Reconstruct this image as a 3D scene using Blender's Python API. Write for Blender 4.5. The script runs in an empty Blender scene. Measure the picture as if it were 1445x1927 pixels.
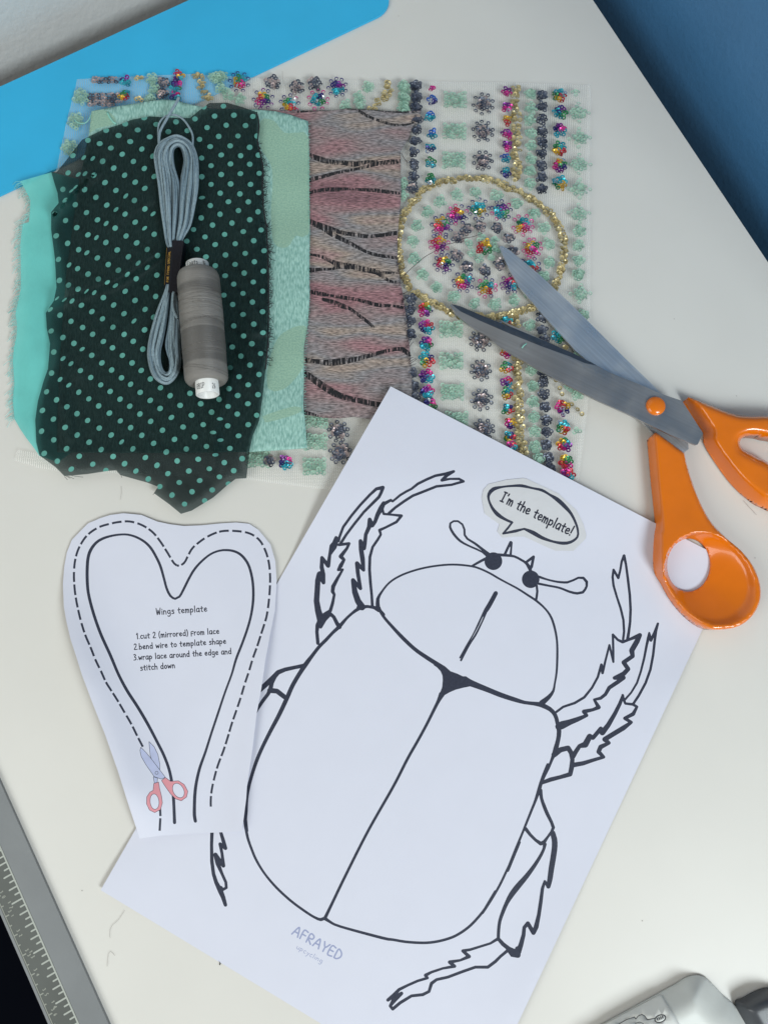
import bpy, bmesh, math, random
import numpy as np
from mathutils import Vector, Matrix
from mathutils.geometry import delaunay_2d_cdt
random.seed(7)
S = bpy.context.scene
COL = S.collection

# ---------------------------------------------------------------- camera, world, lamps, exposure
CAM = Vector((-0.0029, -0.07481, 0.40878))
RM = Matrix(((0.999975, 0.0, 0.007104), (0.001279, -0.983664, -0.180007), (0.006988, 0.180012, -0.98364)))
FPX, CX, CY = 1450.0, 722.5, 963.5
cd = bpy.data.cameras.new('camera')
cam = bpy.data.objects.new('camera', cd); COL.objects.link(cam)
cd.sensor_fit = 'VERTICAL'; cd.sensor_height = 36; cd.lens = FPX / 1927 * 36
cd.clip_start = 0.01; cd.clip_end = 50
m = Matrix.Identity(4)
for i in range(3):
    m[i][0] = RM[0][i]; m[i][1] = -RM[1][i]; m[i][2] = -RM[2][i]; m[i][3] = CAM[i]
cam.matrix_world = m
S.camera = cam

w = bpy.data.worlds.new('World'); S.world = w; w.use_nodes = True
w.node_tree.nodes['Background'].inputs[0].default_value = (1.0, 0.91, 0.78, 1)
w.node_tree.nodes['Background'].inputs[1].default_value = 0.27

def area(name, loc, target, sx, sy, power, col):
    l = bpy.data.lights.new(name, 'AREA'); l.shape = 'RECTANGLE'; l.size = sx; l.size_y = sy
    l.energy = power; l.color = col
    o = bpy.data.objects.new(name, l); COL.objects.link(o); o.location = loc
    o.rotation_euler = (Vector(target) - Vector(loc)).to_track_quat('-Z', 'Y').to_euler()
    return o
area('window_light', (0.76, -0.92, 0.98), (0.0, -0.06, 0), 0.42, 0.50, 18.0, (0.88, 0.975, 1.0))
area('fill_light', (-0.80, -0.55, 0.75), (-0.14, -0.05, 0), 0.7, 0.7, 6.0, (0.94, 1.0, 0.98))  # added fill lamp that brightens the left side of the desk
S.view_settings.view_transform = 'Standard'; S.view_settings.look = 'None'
S.view_settings.exposure = -0.06; S.view_settings.gamma = 1
S.render.engine = 'CYCLES'
S.cycles.max_bounces = 8; S.cycles.transparent_max_bounces = 16

# ---------------------------------------------------------------- helpers
def P(px, py, z=0.0):
    """point of the photograph -> point of the place at height z"""
    d = RM.transposed() @ Vector(((px - CX) / FPX, (py - CY) / FPX, 1.0))
    return CAM + d * ((z - CAM.z) / d.z)

def Z(x0, y0, s, pts):
    return [(x0 + p[0] / s, y0 + p[1] / s) + tuple(v / s for v in p[2:]) for p in pts]

def lin(c):
    return tuple((v / 255 / 12.92) if v <= 10 else ((v / 255 + 0.055) / 1.055) ** 2.4 for v in c)

def cr(pts, step=6.0, closed=False):
    """Catmull-Rom resampling of tuples"""
    pts = [tuple(map(float, p)) for p in pts]
    n = len(pts)
    if n < 3: return pts
    out = []
    rng = range(n) if closed else range(n - 1)
    for i in rng:
        if closed: a, b, c, d = pts[(i - 1) % n], pts[i], pts[(i + 1) % n], pts[(i + 2) % n]
        else: a, b, c, d = pts[max(i - 1, 0)], pts[i], pts[i + 1], pts[min(i + 2, n - 1)]
        L = math.dist(b[:2] if len(b) < 4 else b[:3], c[:2] if len(b) < 4 else c[:3])
        k = max(1, int(L / step))
        for j in range(k):
            t = j / k
            out.append(tuple(0.5 * ((2 * b[q]) + (-a[q] + c[q]) * t + (2 * a[q] - 5 * b[q] + 4 * c[q] - d[q]) * t * t + (-a[q] + 3 * b[q] - 3 * c[q] + d[q]) * t ** 3) for q in range(len(b))))
    if not closed: out.append(pts[-1])
    return out

def ngon(cx, cy, rx, ry=None, ang=0.0, n=14):
    ry = rx if ry is None else ry
    ca, sa = math.cos(ang), math.sin(ang)
    return [(cx + ca * rx * math.cos(t) - sa * ry * math.sin(t), cy + sa * rx * math.cos(t) + ca * ry * math.sin(t)) for t in [2 * math.pi * i / n for i in range(n)]]

def stroke(pts, smooth=True, step=6.0, w=None):
    """pen line of varying width -> list of simple polygons"""
    if w is not None: pts = [(p[0], p[1], w) for p in pts]
    if smooth: pts = cr(pts, step)
    q = [pts[0]]
    for p in pts[1:]:
        if math.dist(p[:2], q[-1][:2]) > 0.4: q.append(p)
    pts = q
    if len(pts) < 2: return [ngon(pts[0][0], pts[0][1], pts[0][2] / 2, n=10)]
    polys = []
    dirs = []
    for a, b in zip(pts, pts[1:]):
        L = math.dist(a[:2], b[:2]); dirs.append(((b[0] - a[0]) / L, (b[1] - a[1]) / L))
    nrm = []
    sharp = []
    for i in range(len(pts)):
        if i == 0 or i == len(pts) - 1:
            d = dirs[0] if i == 0 else dirs[-1]; nrm.append((-d[1], d[0])); sharp.append(True)
        else:
            d0, d1 = dirs[i - 1], dirs[i]; dot = d0[0] * d1[0] + d0[1] * d1[1]
            if dot < 0.93: nrm.append(None); sharp.append(True)
            else:
                mx, my = d0[0] + d1[0], d0[1] + d1[1]; L = math.hypot(mx, my); nrm.append((-my / L, mx / L)); sharp.append(False)
    for i in range(len(pts) - 1):
        d = dirs[i]; own = (-d[1], d[0])
        n0 = nrm[i] or own; n1 = nrm[i + 1] or own
        a, b = pts[i], pts[i + 1]; ra, rb = a[2] / 2, b[2] / 2
        polys.append([(a[0] + n0[0] * ra, a[1] + n0[1] * ra), (b[0] + n1[0] * rb, b[1] + n1[1] * rb), (b[0] - n1[0] * rb, b[1] - n1[1] * rb), (a[0] - n0[0] * ra, a[1] - n0[1] * ra)])
    for i, s in enumerate(sharp):
        if s and pts[i][2] > 1.2: polys.append(ngon(pts[i][0], pts[i][1], pts[i][2] / 2, n=10))
    return polys

def area2(p):
    return sum(p[i][0] * p[(i + 1) % len(p)][1] - p[(i + 1) % len(p)][0] * p[i][1] for i in range(len(p)))

def inside(poly, X, Y):
    r = np.zeros(X.shape, bool); n = len(poly)
    for i in range(n):
        x1, y1 = poly[i][:2]; x2, y2 = poly[(i + 1) % n][:2]
        if y1 == y2: continue
        c = ((y1 > Y) != (y2 > Y)) & (X < (x2 - x1) * (Y - y1) / (y2 - y1) + x1)
        r ^= c
    return r

def edist(poly, x, y, closed=True):
    """distance from a point to a polyline"""
    a = np.array([p[:2] for p in poly], float)
    b = np.roll(a, -1, 0) if closed else a[1:]
    if not closed: a = a[:-1]
    ab = b - a; ap = np.array([x, y]) - a
    t = np.clip((ap * ab).sum(1) / np.maximum((ab * ab).sum(1), 1e-12), 0, 1)
    return float(np.sqrt((((a + ab * t[:, None]) - [x, y]) ** 2).sum(1)).min())

NAD = (712.0, 1229.0)
class Rim:
    """height of a moulded body near its traced edge; sides that face the viewer get a near upright wall"""
    def __init__(s, out, rnd):
        s.a = np.array([p[:2] for p in out], float); s.b = np.roll(s.a, -1, 0); s.rnd = rnd
        sg = 1 if area2(out) > 0 else -1
        d = s.b - s.a; L = np.hypot(d[:, 0], d[:, 1]) + 1e-9; n = np.stack([d[:, 1], -d[:, 0]], 1) / L[:, None] * sg
        mid = (s.a + s.b) / 2; r_ = mid - NAD; s.R = np.hypot(r_[:, 0], r_[:, 1]); r_ = r_ / s.R[:, None]
        s.f = np.clip(-(n * r_).sum(1), 0, 1); s.L = L
    def z(s, x, y, top, start=.62):
        ab = s.b - s.a; ap = np.array([x, y]) - s.a
        t = np.clip((ap * ab).sum(1) / (s.L ** 2), 0, 1); ds = np.hypot(*(((s.a + ab * t[:, None]) - [x, y]).T))
        wl = 1.10 * s.f * s.R * top / 0.409 + s.rnd * (1 - s.f * .75)
        st = start * (1 - s.f) + 0.06 * s.f
        k = np.minimum(1, ds / wl); pr = (1 - s.f) * np.sqrt(np.maximum(0, 1 - (1 - k) ** 2)) + s.f * np.minimum(1, k * 1.02)
        return top * float((st + (1 - st) * pr).min())

def ss(a, b, x):
    t = min(1, max(0, (x - a) / (b - a))); return t * t * (3 - 2 * t)

def newobj(name, verts, faces, mats, midx=None, parent=None, smooth=True, origin=None):
    me = bpy.data.meshes.new(name)
    me.from_pydata([tuple(v) for v in verts], [], faces)
    for mt in mats: me.materials.append(mt)
    if midx is not None: me.polygons.foreach_set('material_index', midx)
    me.polygons.foreach_set('use_smooth', [smooth] * len(me.polygons))
    me.update()
    o = bpy.data.objects.new(name, me); COL.objects.link(o)
    if parent is not None: o.parent = parent
    return o

def sheet(name, outline, zf, step, mats, regions=(), parent=None, split=None, to3=None, under=None, smooth=True):
    """a flat thing from its outline: regions = [(polygons, material index or -1 for a hole, rank)];
       split = {index: child name}; under = z of a lower face (makes it solid)"""
    to3 = to3 or (lambda x, y: P(x, y, zf(x, y)))
    if outline is not None and step:
        oo = []
        for a, b in zip(outline, list(outline[1:]) + [outline[0]]):
            k = max(1, int(math.dist(a[:2], b[:2]) / step)); oo += [(a[0] + (b[0] - a[0]) * i / k, a[1] + (b[1] - a[1]) * i / k) for i in range(k)]
        outline = oo
    coords, faces, info = [], [], []
    def add(poly, idx, rank):
        p = [q[:2] for q in poly]
        if abs(area2(p)) < 1e-3: return
        if area2(p) < 0: p = p[::-1]
        b = len(coords); coords.extend(Vector(q) for q in p); faces.append(list(range(b, b + len(p)))); info.append((idx, rank))
    if outline is not None: add(outline, 0, 0)
    for polys, idx, rank in regions:
        for p in polys: add(p, idx, rank)
    if outline is not None and step:
        xs = [p[0] for p in outline]; ys = [p[1] for p in outline]
        gx, gy = np.meshgrid(np.arange(min(xs) + step / 2, max(xs), step), np.arange(min(ys) + step / 2, max(ys), step))
        gx = gx + (np.arange(gx.shape[0]) % 2)[:, None] * step / 2
        ins = inside(outline, gx, gy)
        coords.extend(Vector((float(x), float(y))) for x, y in zip(gx[ins], gy[ins]))
    vs, es, fs, ov, oe, of = delaunay_2d_cdt(coords, [], faces, 0, 1e-4)
    F, M = [], []
    for f, o in zip(fs, of):
        if not o: continue
        if outline is not None and 0 not in o: continue
        best = max((info[k][1], info[k][0]) for k in o)
        if best[1] < 0: continue
        F.append(list(f)); M.append(best[1])
    V = [to3(v.x, v.y) for v in vs]
    # faces upward
    for i, f in enumerate(F):
        a, b, c = V[f[0]], V[f[1]], V[f[2]]
        if (b - a).cross(c - a).z < 0: F[i] = f[::-1]
    groups = {}
    for f, mi in zip(F, M):
        groups.setdefault(mi if split and mi in split else 0, []).append((f, mi))
    base = None
    for g in sorted(groups):
        fl = groups[g]; used = {}; vv = []
        ff = []
        for f, mi in fl:
            nf = []
            for v in f:
                if v not in used: used[v] = len(vv); vv.append(V[v])
                nf.append(used[v])
            ff.append(nf)
        mi_l = [mi for _, mi in fl]
        if g == 0 and under is not None:
            n = len(vv); cnt = {}
            for f in ff:
                for a, b in zip(f, f[1:] + f[:1]): cnt[(a, b)] = 1
            zb = (lambda v: under) if not callable(under) else under
            vv = vv + [Vector((v.x, v.y, zb(v))) for v in vv]
            bot = [[q + n for q in f[::-1]] for f in ff]
            side = [[b, a, a + n, b + n] for (a, b) in cnt if (b, a) not in cnt]
            mi_l = mi_l + mi_l + [0] * len(side)
            ff = ff + bot + side
        if g == 0: base = newobj(name, vv, ff, mats, mi_l, parent, smooth)
        else: newobj(split[g], vv, ff, [mats[g]], [0] * len(ff), base or parent, smooth)
    return base

def tag(o, label=None, cat=None, group=None, kind=None):
    if label: o['label'] = label
    if cat: o['category'] = cat
    if group: o['group'] = group
    if kind: o['kind'] = kind
    return o

def empty(name, loc):
    o = bpy.data.objects.new(name, None); COL.objects.link(o); o.location = loc; o.empty_display_size = 0.01
    return o

def keep(child, parent):
    """parent with world geometry kept"""
    child.parent = parent; child.matrix_parent_inverse = Matrix.Translation(-Vector(parent.location)); return child

class TB:
    """tube builder"""
    def __init__(s): s.v = []; s.f = []; s.m = []
    def tube(s, pts, r, sides=6, mi=0, taper=0.0):
        pts = [Vector(p) for p in pts]; n = len(pts)
        if n < 2: return
        up = Vector((0, 0, 1)); b = len(s.v)
        for i, p in enumerate(pts):
            d = (pts[min(i + 1, n - 1)] - pts[max(i - 1, 0)])
            if d.length < 1e-9: d = Vector((1, 0, 0))
            d.normalize(); a = d.cross(up)
            if a.length < 1e-4: a = Vector((1, 0, 0))
            a.normalize(); c = a.cross(d)
            rr = r * (1 - taper * i / (n - 1))
            for k in range(sides):
                t = 2 * math.pi * k / sides
                s.v.append(p + a * (math.cos(t) * rr) + c * (math.sin(t) * rr))
        for i in range(n - 1):
            for k in range(sides):
                k2 = (k + 1) % sides
                s.f.append([b + i * sides + k, b + i * sides + k2, b + (i + 1) * sides + k2, b + (i + 1) * sides + k]); s.m.append(mi)
        s.f.append([b + k for k in range(sides)][::-1]); s.m.append(mi)
        s.f.append([b + (n - 1) * sides + k for k in range(sides)]); s.m.append(mi)
    def build(s, name, mats, parent=None, smooth=True):
        return newobj(name, s.v, s.f, mats, s.m, parent, smooth)

# ---------------------------------------------------------------- pen alphabet (single line letters)
GL = {
 'a': (.52, ["42,55 20,60 5,35 10,5 30,5 42,30", "42,60 46,0"]), 'b': (.5, ["5,100 5,0", "5,5 30,2 43,30 27,55 5,42"]),
 'c': (.46, ["40,50 20,58 5,30 15,3 42,8"]), 'd': (.52, ["42,100 43,0", "42,45 20,57 5,30 15,3 42,14"]),
 'e': (.48, ["6,28 38,36 32,57 12,52 5,22 20,2 43,12"]), 'F': (.5, ["6,0 6,100 42,100", "6,54 36,54"]), 'q': (.42, ["5,-12 8,62 40,66", "7,28 32,33"]),
 'f': (.36, ["34,95 18,98 14,80 14,0", "0,55 30,58"]),
 'g': (.52, ["40,52 15,56 5,28 18,6 40,20", "42,57 43,-20 25,-38 5,-28"]), 'h': (.48, ["5,100 5,0", "5,38 25,57 38,45 40,0"]),
 'i': (.18, ["8,55 8,0", "9,76 10,82"]), 'l': (.2, ["8,100 8,0"]), 'k': (.45, ["6,100 6,0", "38,55 6,28 40,0"]),
 'm': (.64, ["5,58 5,0", "5,38 20,57 28,42 30,0", "30,38 45,57 53,42 55,0"]), 'n': (.48, ["5,58 5,0", "5,38 25,57 37,42 40,0"]),
 'o': (.5, ["25,58 6,42 6,14 24,2 42,16 42,42 25,58"]), 'p': (.5, ["5,57 6,-36", "6,42 25,57 42,35 30,6 6,10"]),
 'r': (.38, ["5,58 6,0", "6,36 20,54 35,55"]), 's': (.44, ["38,54 15,58 8,42 35,25 33,5 5,3"]),
 't': (.42, ["19,84 19,6 32,1", "1,54 40,59"]), 'u': (.5, ["5,58 7,12 22,2 38,16", "40,58 43,0"]),
 'w': (.62, ["3,58 15,4 28,45 42,4 56,58"]), 'y': (.46, ["4,56 20,12", "40,57 18,-30 4,-36"]), 'W': (.68, ["3,100 15,0 31,70 46,2 62,102"]),
 'I': (.42, ["3,98 35,100", "19,100 19,0", "2,0 36,2"]), "'": (.16, ["8,100 5,80"]), '!': (.2, ["12,102 8,28", "7,6 7,2"]),
 '.': (.16, ["6,4 8,2"]), '(': (.24, ["18,105 5,70 5,20 16,-12"]), ')': (.24, ["5,105 18,70 18,20 6,-12"]),
 ' ': (.3, []), '0': (.5, ["25,100 6,75 6,25 25,0 42,25 42,75 25,100"]), '1': (.3, ["4,75 18,100 18,0"]),
 '2': (.5, ["6,82 22,100 40,85 36,58 5,3 44,2"]), '3': (.5, ["6,92 28,100 40,80 18,55 42,38 36,8 5,4"]),
 '4': (.5, ["34,0 34,100 4,32 46,32"]), '5': (.5, ["42,100 10,100 8,58 30,62 42,35 32,4 6,4"]), '6': (.5, ["38,96 12,70 6,25 24,0 42,22 34,50 8,38"]),
 '7': (.5, ["4,98 44,100 16,0"]), '8': (.5, ["24,55 8,75 24,100 40,75 24,55 6,25 24,0 42,25 24,55"]), '9': (.5, ["38,60 10,62 10,92 36,98 40,60 32,0"]),
 'A': (.62, ["2,0 30,100 56,0", "14,38 46,38"]), 'R': (.55, ["6,0 6,100 38,96 44,72 34,54 6,50 46,0"]), 'Y': (.56, ["2,100 27,50 52,100", "27,50 27,0"]),
 'E': (.5, ["42,100 6,100 6,0 44,0", "6,52 36,52"]), 'D': (.58, ["6,0 6,100 30,96 50,65 48,30 28,2 6,0"]), 'B': (.5, ["6,0 6,100 34,95 38,72 26,54 6,52", "26,52 42,40 40,10 24,0 6,0"]),
 'P': (.5, ["6,0 6,100 38,96 42,70 32,50 6,48"]), 'C': (.5, ["42,95 18,100 6,75 6,25 18,0 42,5"]), 'O': (.55, ["26,100 6,75 6,25 26,0 46,25 46,75 26,100"]),
 'N': (.56, ["6,0 6,100 46,0 46,100"]), 'T': (.5, ["2,100 46,100", "24,100 24,0"]), 'G': (.55, ["44,90 22,100 6,75 6,25 22,0 44,10 44,45 28,45"]),
 'S': (.5, ["42,92 22,100 6,78 40,30 28,0 4,8"]), 'L': (.42, ["6,100 6,0 38,0"]), 'M': (.66, ["6,0 8,100 32,40 56,100 58,0"]), 'X': (.5, ["4,100 44,0", "44,100 4,0"]),
}
def lay(text, width=1.0):
    """-> polylines in units of cap height, total advance"""
    x = 0; out = []
    for ch in text:
        adv, ls = GL[ch]
        for l in ls:
            out.append([(x + float(a.split(',')[0]) / 100, float(a.split(',')[1]) / 100) for a in l.split()])
        x += adv + 0.09
    return out, x
def text_px(text, a, b, cap, w, slant=0.0, jit=0.0):
    """writing along the baseline a -> b in photo points; -> polygons"""
    ls, adv = lay(text); L = math.dist(a, b); ux, uy = (b[0] - a[0]) / L, (b[1] - a[1]) / L
    polys = []
    for l in ls:
        pts = [(a[0] + ux * (x * L / adv) + uy * (y + slant * 0) * cap, a[1] + uy * (x * L / adv) - ux * y * cap, w) for x, y in l]
        polys += stroke(pts, smooth=False if len(pts) < 3 else True, step=1.6)
    return polys

# ---------------------------------------------------------------- materials
def mat(name, col, rough=0.6, metal=0.0, spec=0.5, noise=None, bump=None, coat=0.0, alpha=None, trans=None, sheen=0.0):
    """noise=(scale, amount, (sx,sy,sz)); bump=(kind, scale, strength, dist, (sx,sy,sz))"""
    m = bpy.data.materials.new(name); m.use_nodes = True; nt = m.node_tree; N = nt.nodes; L = nt.links
    b = N['Principled BSDF']; b.inputs['Roughness'].default_value = rough; b.inputs['Metallic'].default_value = metal
    b.inputs['Specular IOR Level'].default_value = spec; b.inputs['Coat Weight'].default_value = coat; b.inputs['Coat Roughness'].default_value = 0.06
    if sheen: b.inputs['Sheen Weight'].default_value = sheen
    b.inputs['Base Color'].default_value = (*col, 1)
    tc = N.new('ShaderNodeTexCoord')
    def mapped(sc):
        mp = N.new('ShaderNodeMapping'); mp.inputs['Scale'].default_value = sc; L.new(tc.outputs['Object'], mp.inputs[0]); return mp.outputs[0]
    if noise:
        n = N.new('ShaderNodeTexNoise'); n.inputs['Scale'].default_value = noise[0]; n.inputs['Detail'].default_value = 4
        L.new(mapped(noise[2] if len(noise) > 2 else (1, 1, 1)), n.inputs['Vector'])
        r = N.new('ShaderNodeMapRange'); r.inputs[1].default_value = 0.3; r.inputs[2].default_value = 0.7
        r.inputs[3].default_value = 1 - noise[1]; r.inputs[4].default_value = 1 + noise[1]; L.new(n.outputs['Fac'], r.inputs[0])
        mx = N.new('ShaderNodeVectorMath'); mx.operation = 'SCALE'; mx.inputs[0].default_value = col; L.new(r.outputs[0], mx.inputs['Scale'])
        L.new(mx.outputs[0], b.inputs['Base Color'])
    if bump:
        k, sc, st, di, ms = bump
        if k == 'wave':
            t = N.new('ShaderNodeTexWave'); t.inputs['Scale'].default_value = sc; t.inputs['Distortion'].default_value = 3; t.inputs['Detail'].default_value = 2
        else:
            t = N.new('ShaderNodeTexNoise'); t.inputs['Scale'].default_value = sc; t.inputs['Detail'].default_value = 5
        L.new(mapped(ms), t.inputs['Vector'])
        bp = N.new('ShaderNodeBump'); bp.inputs['Strength'].default_value = st; bp.inputs['Distance'].default_value = di
        L.new(t.outputs['Fac'], bp.inputs['Height']); L.new(bp.outputs[0], b.inputs['Normal'])
    if alpha is not None:
        out = N['Material Output']; tr = N.new('ShaderNodeBsdfTransparent'); ms_ = N.new('ShaderNodeMixShader')
        if trans: tr.inputs[0].default_value = (*trans, 1)
        ms_.inputs[0].default_value = alpha; L.new(tr.outputs[0], ms_.inputs[1]); L.new(b.outputs[0], ms_.inputs[2]); L.new(ms_.outputs[0], out.inputs[0])
        m['mix'] = ms_.name
    return m
def mixnode(m): return m.node_tree.nodes[m['mix']]

M = {}
M['desk'] = mat('desk_laminate', (0.705, 0.68, 0.64), 0.40, noise=(14, 0.02), bump=('noise', 900, 0.05, 0.0002, (1, 1, 1)))
M['deskedge'] = mat('desk_edge_band', (0.10, 0.10, 0.10), 0.6)
M['paper'] = mat('white_paper', (0.685, 0.69, 0.79), 0.75, spec=0.25, noise=(60, 0.008), bump=('noise', 350, 0.05, 0.0003, (1, 1, 1)))
M['halo'] = mat('grey_print', (0.63, 0.625, 0.65), 0.8, spec=0.2, noise=(300, 0.02))
M['ink'] = mat('ink', (0.032, 0.037, 0.062), 0.5, spec=0.3, noise=(900, 0.18))
M['ink_text'] = mat('ink_text', (0.02, 0.022, 0.04), 0.5, spec=0.3)
M['logo'] = mat('logo_ink', (0.33, 0.36, 0.54), 0.7, spec=0.2)
M['lav'] = mat('printed_lavender', (0.50, 0.53, 0.73), 0.7, spec=0.2, noise=(200, 0.06))
M['pink'] = mat('printed_pink', (0.72, 0.30, 0.34), 0.7, spec=0.2)
M['mat'] = mat('blue_mat', lin((46, 178, 226)), 0.5, noise=(30, 0.03), bump=('noise', 1500, 0.08, 0.0002, (1, 1, 1)))
M['wwall'] = mat('white_wall_paint', (0.62, 0.62, 0.61), 0.45, noise=(25, 0.03), bump=('noise', 260, 0.35, 0.0012, (1, 1, 1)))
M['bwall'] = mat('blue_wall_paint', lin((70, 124, 172)), 0.5, noise=(25, 0.04), bump=('noise', 260, 0.3, 0.001, (1, 1, 1)))
M['floor'] = mat('dark_navy_floor', (0.0012, 0.0022, 0.006), 0.95, spec=0.1)
M['orange'] = mat('orange_plastic', lin((228, 116, 0)), 0.24, spec=0.5, coat=0.5, noise=(60, 0.05), bump=('noise', 300, 0.03, 0.0004, (1, 1, 1)))
M['steel'] = mat('brushed_steel', (0.30, 0.305, 0.32), 0.42, metal=0.75, noise=(60, 0.06, (1, 1, 1)), bump=('noise', 700, 0.12, 0.0002, (1, 6, 1)))
M['steel2'] = mat('scuffed_steel', (0.42, 0.45, 0.49), 0.40, metal=0.7, noise=(260, 0.28), bump=('noise', 500, 0.25, 0.0003, (1, 1, 1)))
M['steeldark'] = mat('ground_bevel', (0.10, 0.115, 0.14), 0.40, metal=0.7, noise=(200, 0.1))
M['floss'] = mat('grey_blue_floss', lin((142, 162, 172)), 0.5, spec=0.5, noise=(700, 0.14), bump=('wave', 500, 0.5, 0.0004, (1, 2, 1)))
M['floss2'] = mat('grey_blue_floss_dark', lin((112, 132, 144)), 0.5, spec=0.5, noise=(700, 0.14))
M['label'] = mat('black_label_paper', (0.010, 0.009, 0.014), 0.45, spec=0.25)
M['gold_ink'] = mat('gold_ink', (0.60, 0.34, 0.06), 0.45, metal=0.1)
M['core'] = mat('white_core', (0.74, 0.74, 0.73), 0.4)
M['grey_ink'] = mat('grey_ink', (0.06, 0.06, 0.065), 0.6)
M['aqua_th'] = mat('aqua_thread', lin((136, 208, 204)), 0.7)
M['black_th'] = mat('black_thread', (0.012, 0.012, 0.016), 0.7)
M['mauve_th'] = mat('mauve_thread', (0.05, 0.03, 0.04), 0.7)
M['hair'] = mat('dark_hair', (0.34, 0.31, 0.28), 0.6)
M['mint_th'] = mat('mint_thread', lin((140, 200, 185)), 0.7)
M['rband'] = mat('ruler_grey_band', (0.19, 0.20, 0.208), 0.42, metal=0.1, noise=(60, 0.05), bump=('noise', 2500, 0.15, 0.0002, (1, 1, 1)))
M['rscale'] = mat('ruler_scale', (0.085, 0.092, 0.085), 0.45, metal=0.2, noise=(40, 0.08))
M['rmark'] = mat('ruler_marks', (0.42, 0.44, 0.40), 0.5)
M['rmark2'] = mat('ruler_faint_marks', (0.30, 0.31, 0.27), 0.5)
M['plastic'] = mat('pale_grey_plastic', (0.66, 0.675, 0.65), 0.4, noise=(300, 0.02))
M['plate'] = mat('label_plate', (0.72, 0.73, 0.71), 0.5)
M['wheel'] = mat('dark_gloss', (0.06, 0.065, 0.075), 0.35, coat=0.1)

def steelmat(name, base, rough, ang, amp, metal=0.8):
    m = mat(name, base, rough, metal=metal); nt = m.node_tree; N = nt.nodes; L = nt.links; b = N['Principled BSDF']
    tc = N.new('ShaderNodeTexCoord'); q = N.new('ShaderNodeMapping'); q.vector_type = 'TEXTURE'; q.inputs['Rotation'].default_value = (0, 0, ang); q.inputs['Scale'].default_value = (1 / 14, 1 / 900, 1)
    L.new(tc.outputs['Object'], q.inputs[0]); n = N.new('ShaderNodeTexNoise'); n.inputs['Scale'].default_value = 1; n.inputs['Detail'].default_value = 6; L.new(q.outputs[0], n.inputs['Vector'])
    r = N.new('ShaderNodeMapRange'); r.inputs[1].default_value = .3; r.inputs[2].default_value = .7; r.inputs[3].default_value = 1 - amp; r.inputs[4].default_value = 1 + amp; L.new(n.outputs['Fac'], r.inputs[0])
    mx = N.new('ShaderNodeVectorMath'); mx.operation = 'SCALE'; mx.inputs[0].default_value = base; L.new(r.outputs[0], mx.inputs['Scale']); L.new(mx.outputs[0], b.inputs['Base Color'])
    n2 = N.new('ShaderNodeTexNoise'); n2.inputs['Scale'].default_value = 55; n2.inputs['Detail'].default_value = 5; L.new(tc.outputs['Object'], n2.inputs['Vector'])
    r2 = N.new('ShaderNodeMapRange'); r2.inputs[1].default_value = .35; r2.inputs[2].default_value = .65; r2.inputs[3].default_value = rough - .10; r2.inputs[4].default_value = rough + .12; L.new(n2.outputs['Fac'], r2.inputs[0]); L.new(r2.outputs[0], b.inputs['Roughness'])
    bp = N.new('ShaderNodeBump'); bp.inputs['Strength'].default_value = .25; bp.inputs['Distance'].default_value = .0001; L.new(n.outputs['Fac'], bp.inputs['Height']); L.new(bp.outputs[0], b.inputs['Normal'])
    return m
M['steel'] = steelmat('brushed_steel', (0.39, 0.385, 0.39), 0.38, -0.47, 0.08)
M['steel2'] = steelmat('pale_steel', (0.64, 0.67, 0.71), 0.36, -0.80, 0.12)

# thread body of the spool
def spoolmat():
    m = mat('grey_spool_thread', (0.135, 0.128, 0.122), 0.40, spec=0.5); nt = m.node_tree; N = nt.nodes; L = nt.links; b = N['Principled BSDF']
    tc = N.new('ShaderNodeTexCoord'); 
    wv = N.new('ShaderNodeTexWave'); wv.bands_direction = 'Z'; wv.inputs['Scale'].default_value = 900; wv.inputs['Distortion'].default_value = 0.6
    L.new(tc.outputs['Object'], wv.inputs[0])
    mp = N.new('ShaderNodeMapping'); mp.inputs['Scale'].default_value = (8, 8, 90); L.new(tc.outputs['Object'], mp.inputs[0])
    mp.inputs['Rotation'].default_value = (0.12, 0.25, 0)
    n = N.new('ShaderNodeTexNoise'); n.inputs['Scale'].default_value = 1; n.inputs['Detail'].default_value = 3; L.new(mp.outputs[0], n.inputs['Vector'])
    r = N.new('ShaderNodeMapRange'); r.inputs[1].default_value = 0.46; r.inputs[2].default_value = 0.54; r.inputs[3].default_value = 0.72; r.inputs[4].default_value = 1.28  # lighter and darker bands: the winding's sheen put into the colour
    L.new(n.outputs['Fac'], r.inputs[0])
    mx = N.new('ShaderNodeVectorMath'); mx.operation = 'SCALE'; mx.inputs[0].default_value = (0.175, 0.163, 0.152); L.new(r.outputs[0], mx.inputs['Scale']); L.new(mx.outputs[0], b.inputs['Base Color'])
    bp = N.new('ShaderNodeBump'); bp.inputs['Strength'].default_value = 0.5; bp.inputs['Distance'].default_value = 0.0002
    L.new(wv.outputs['Fac'], bp.inputs['Height']); L.new(bp.outputs[0], b.inputs['Normal'])
    return m
M['spool'] = spoolmat()

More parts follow.
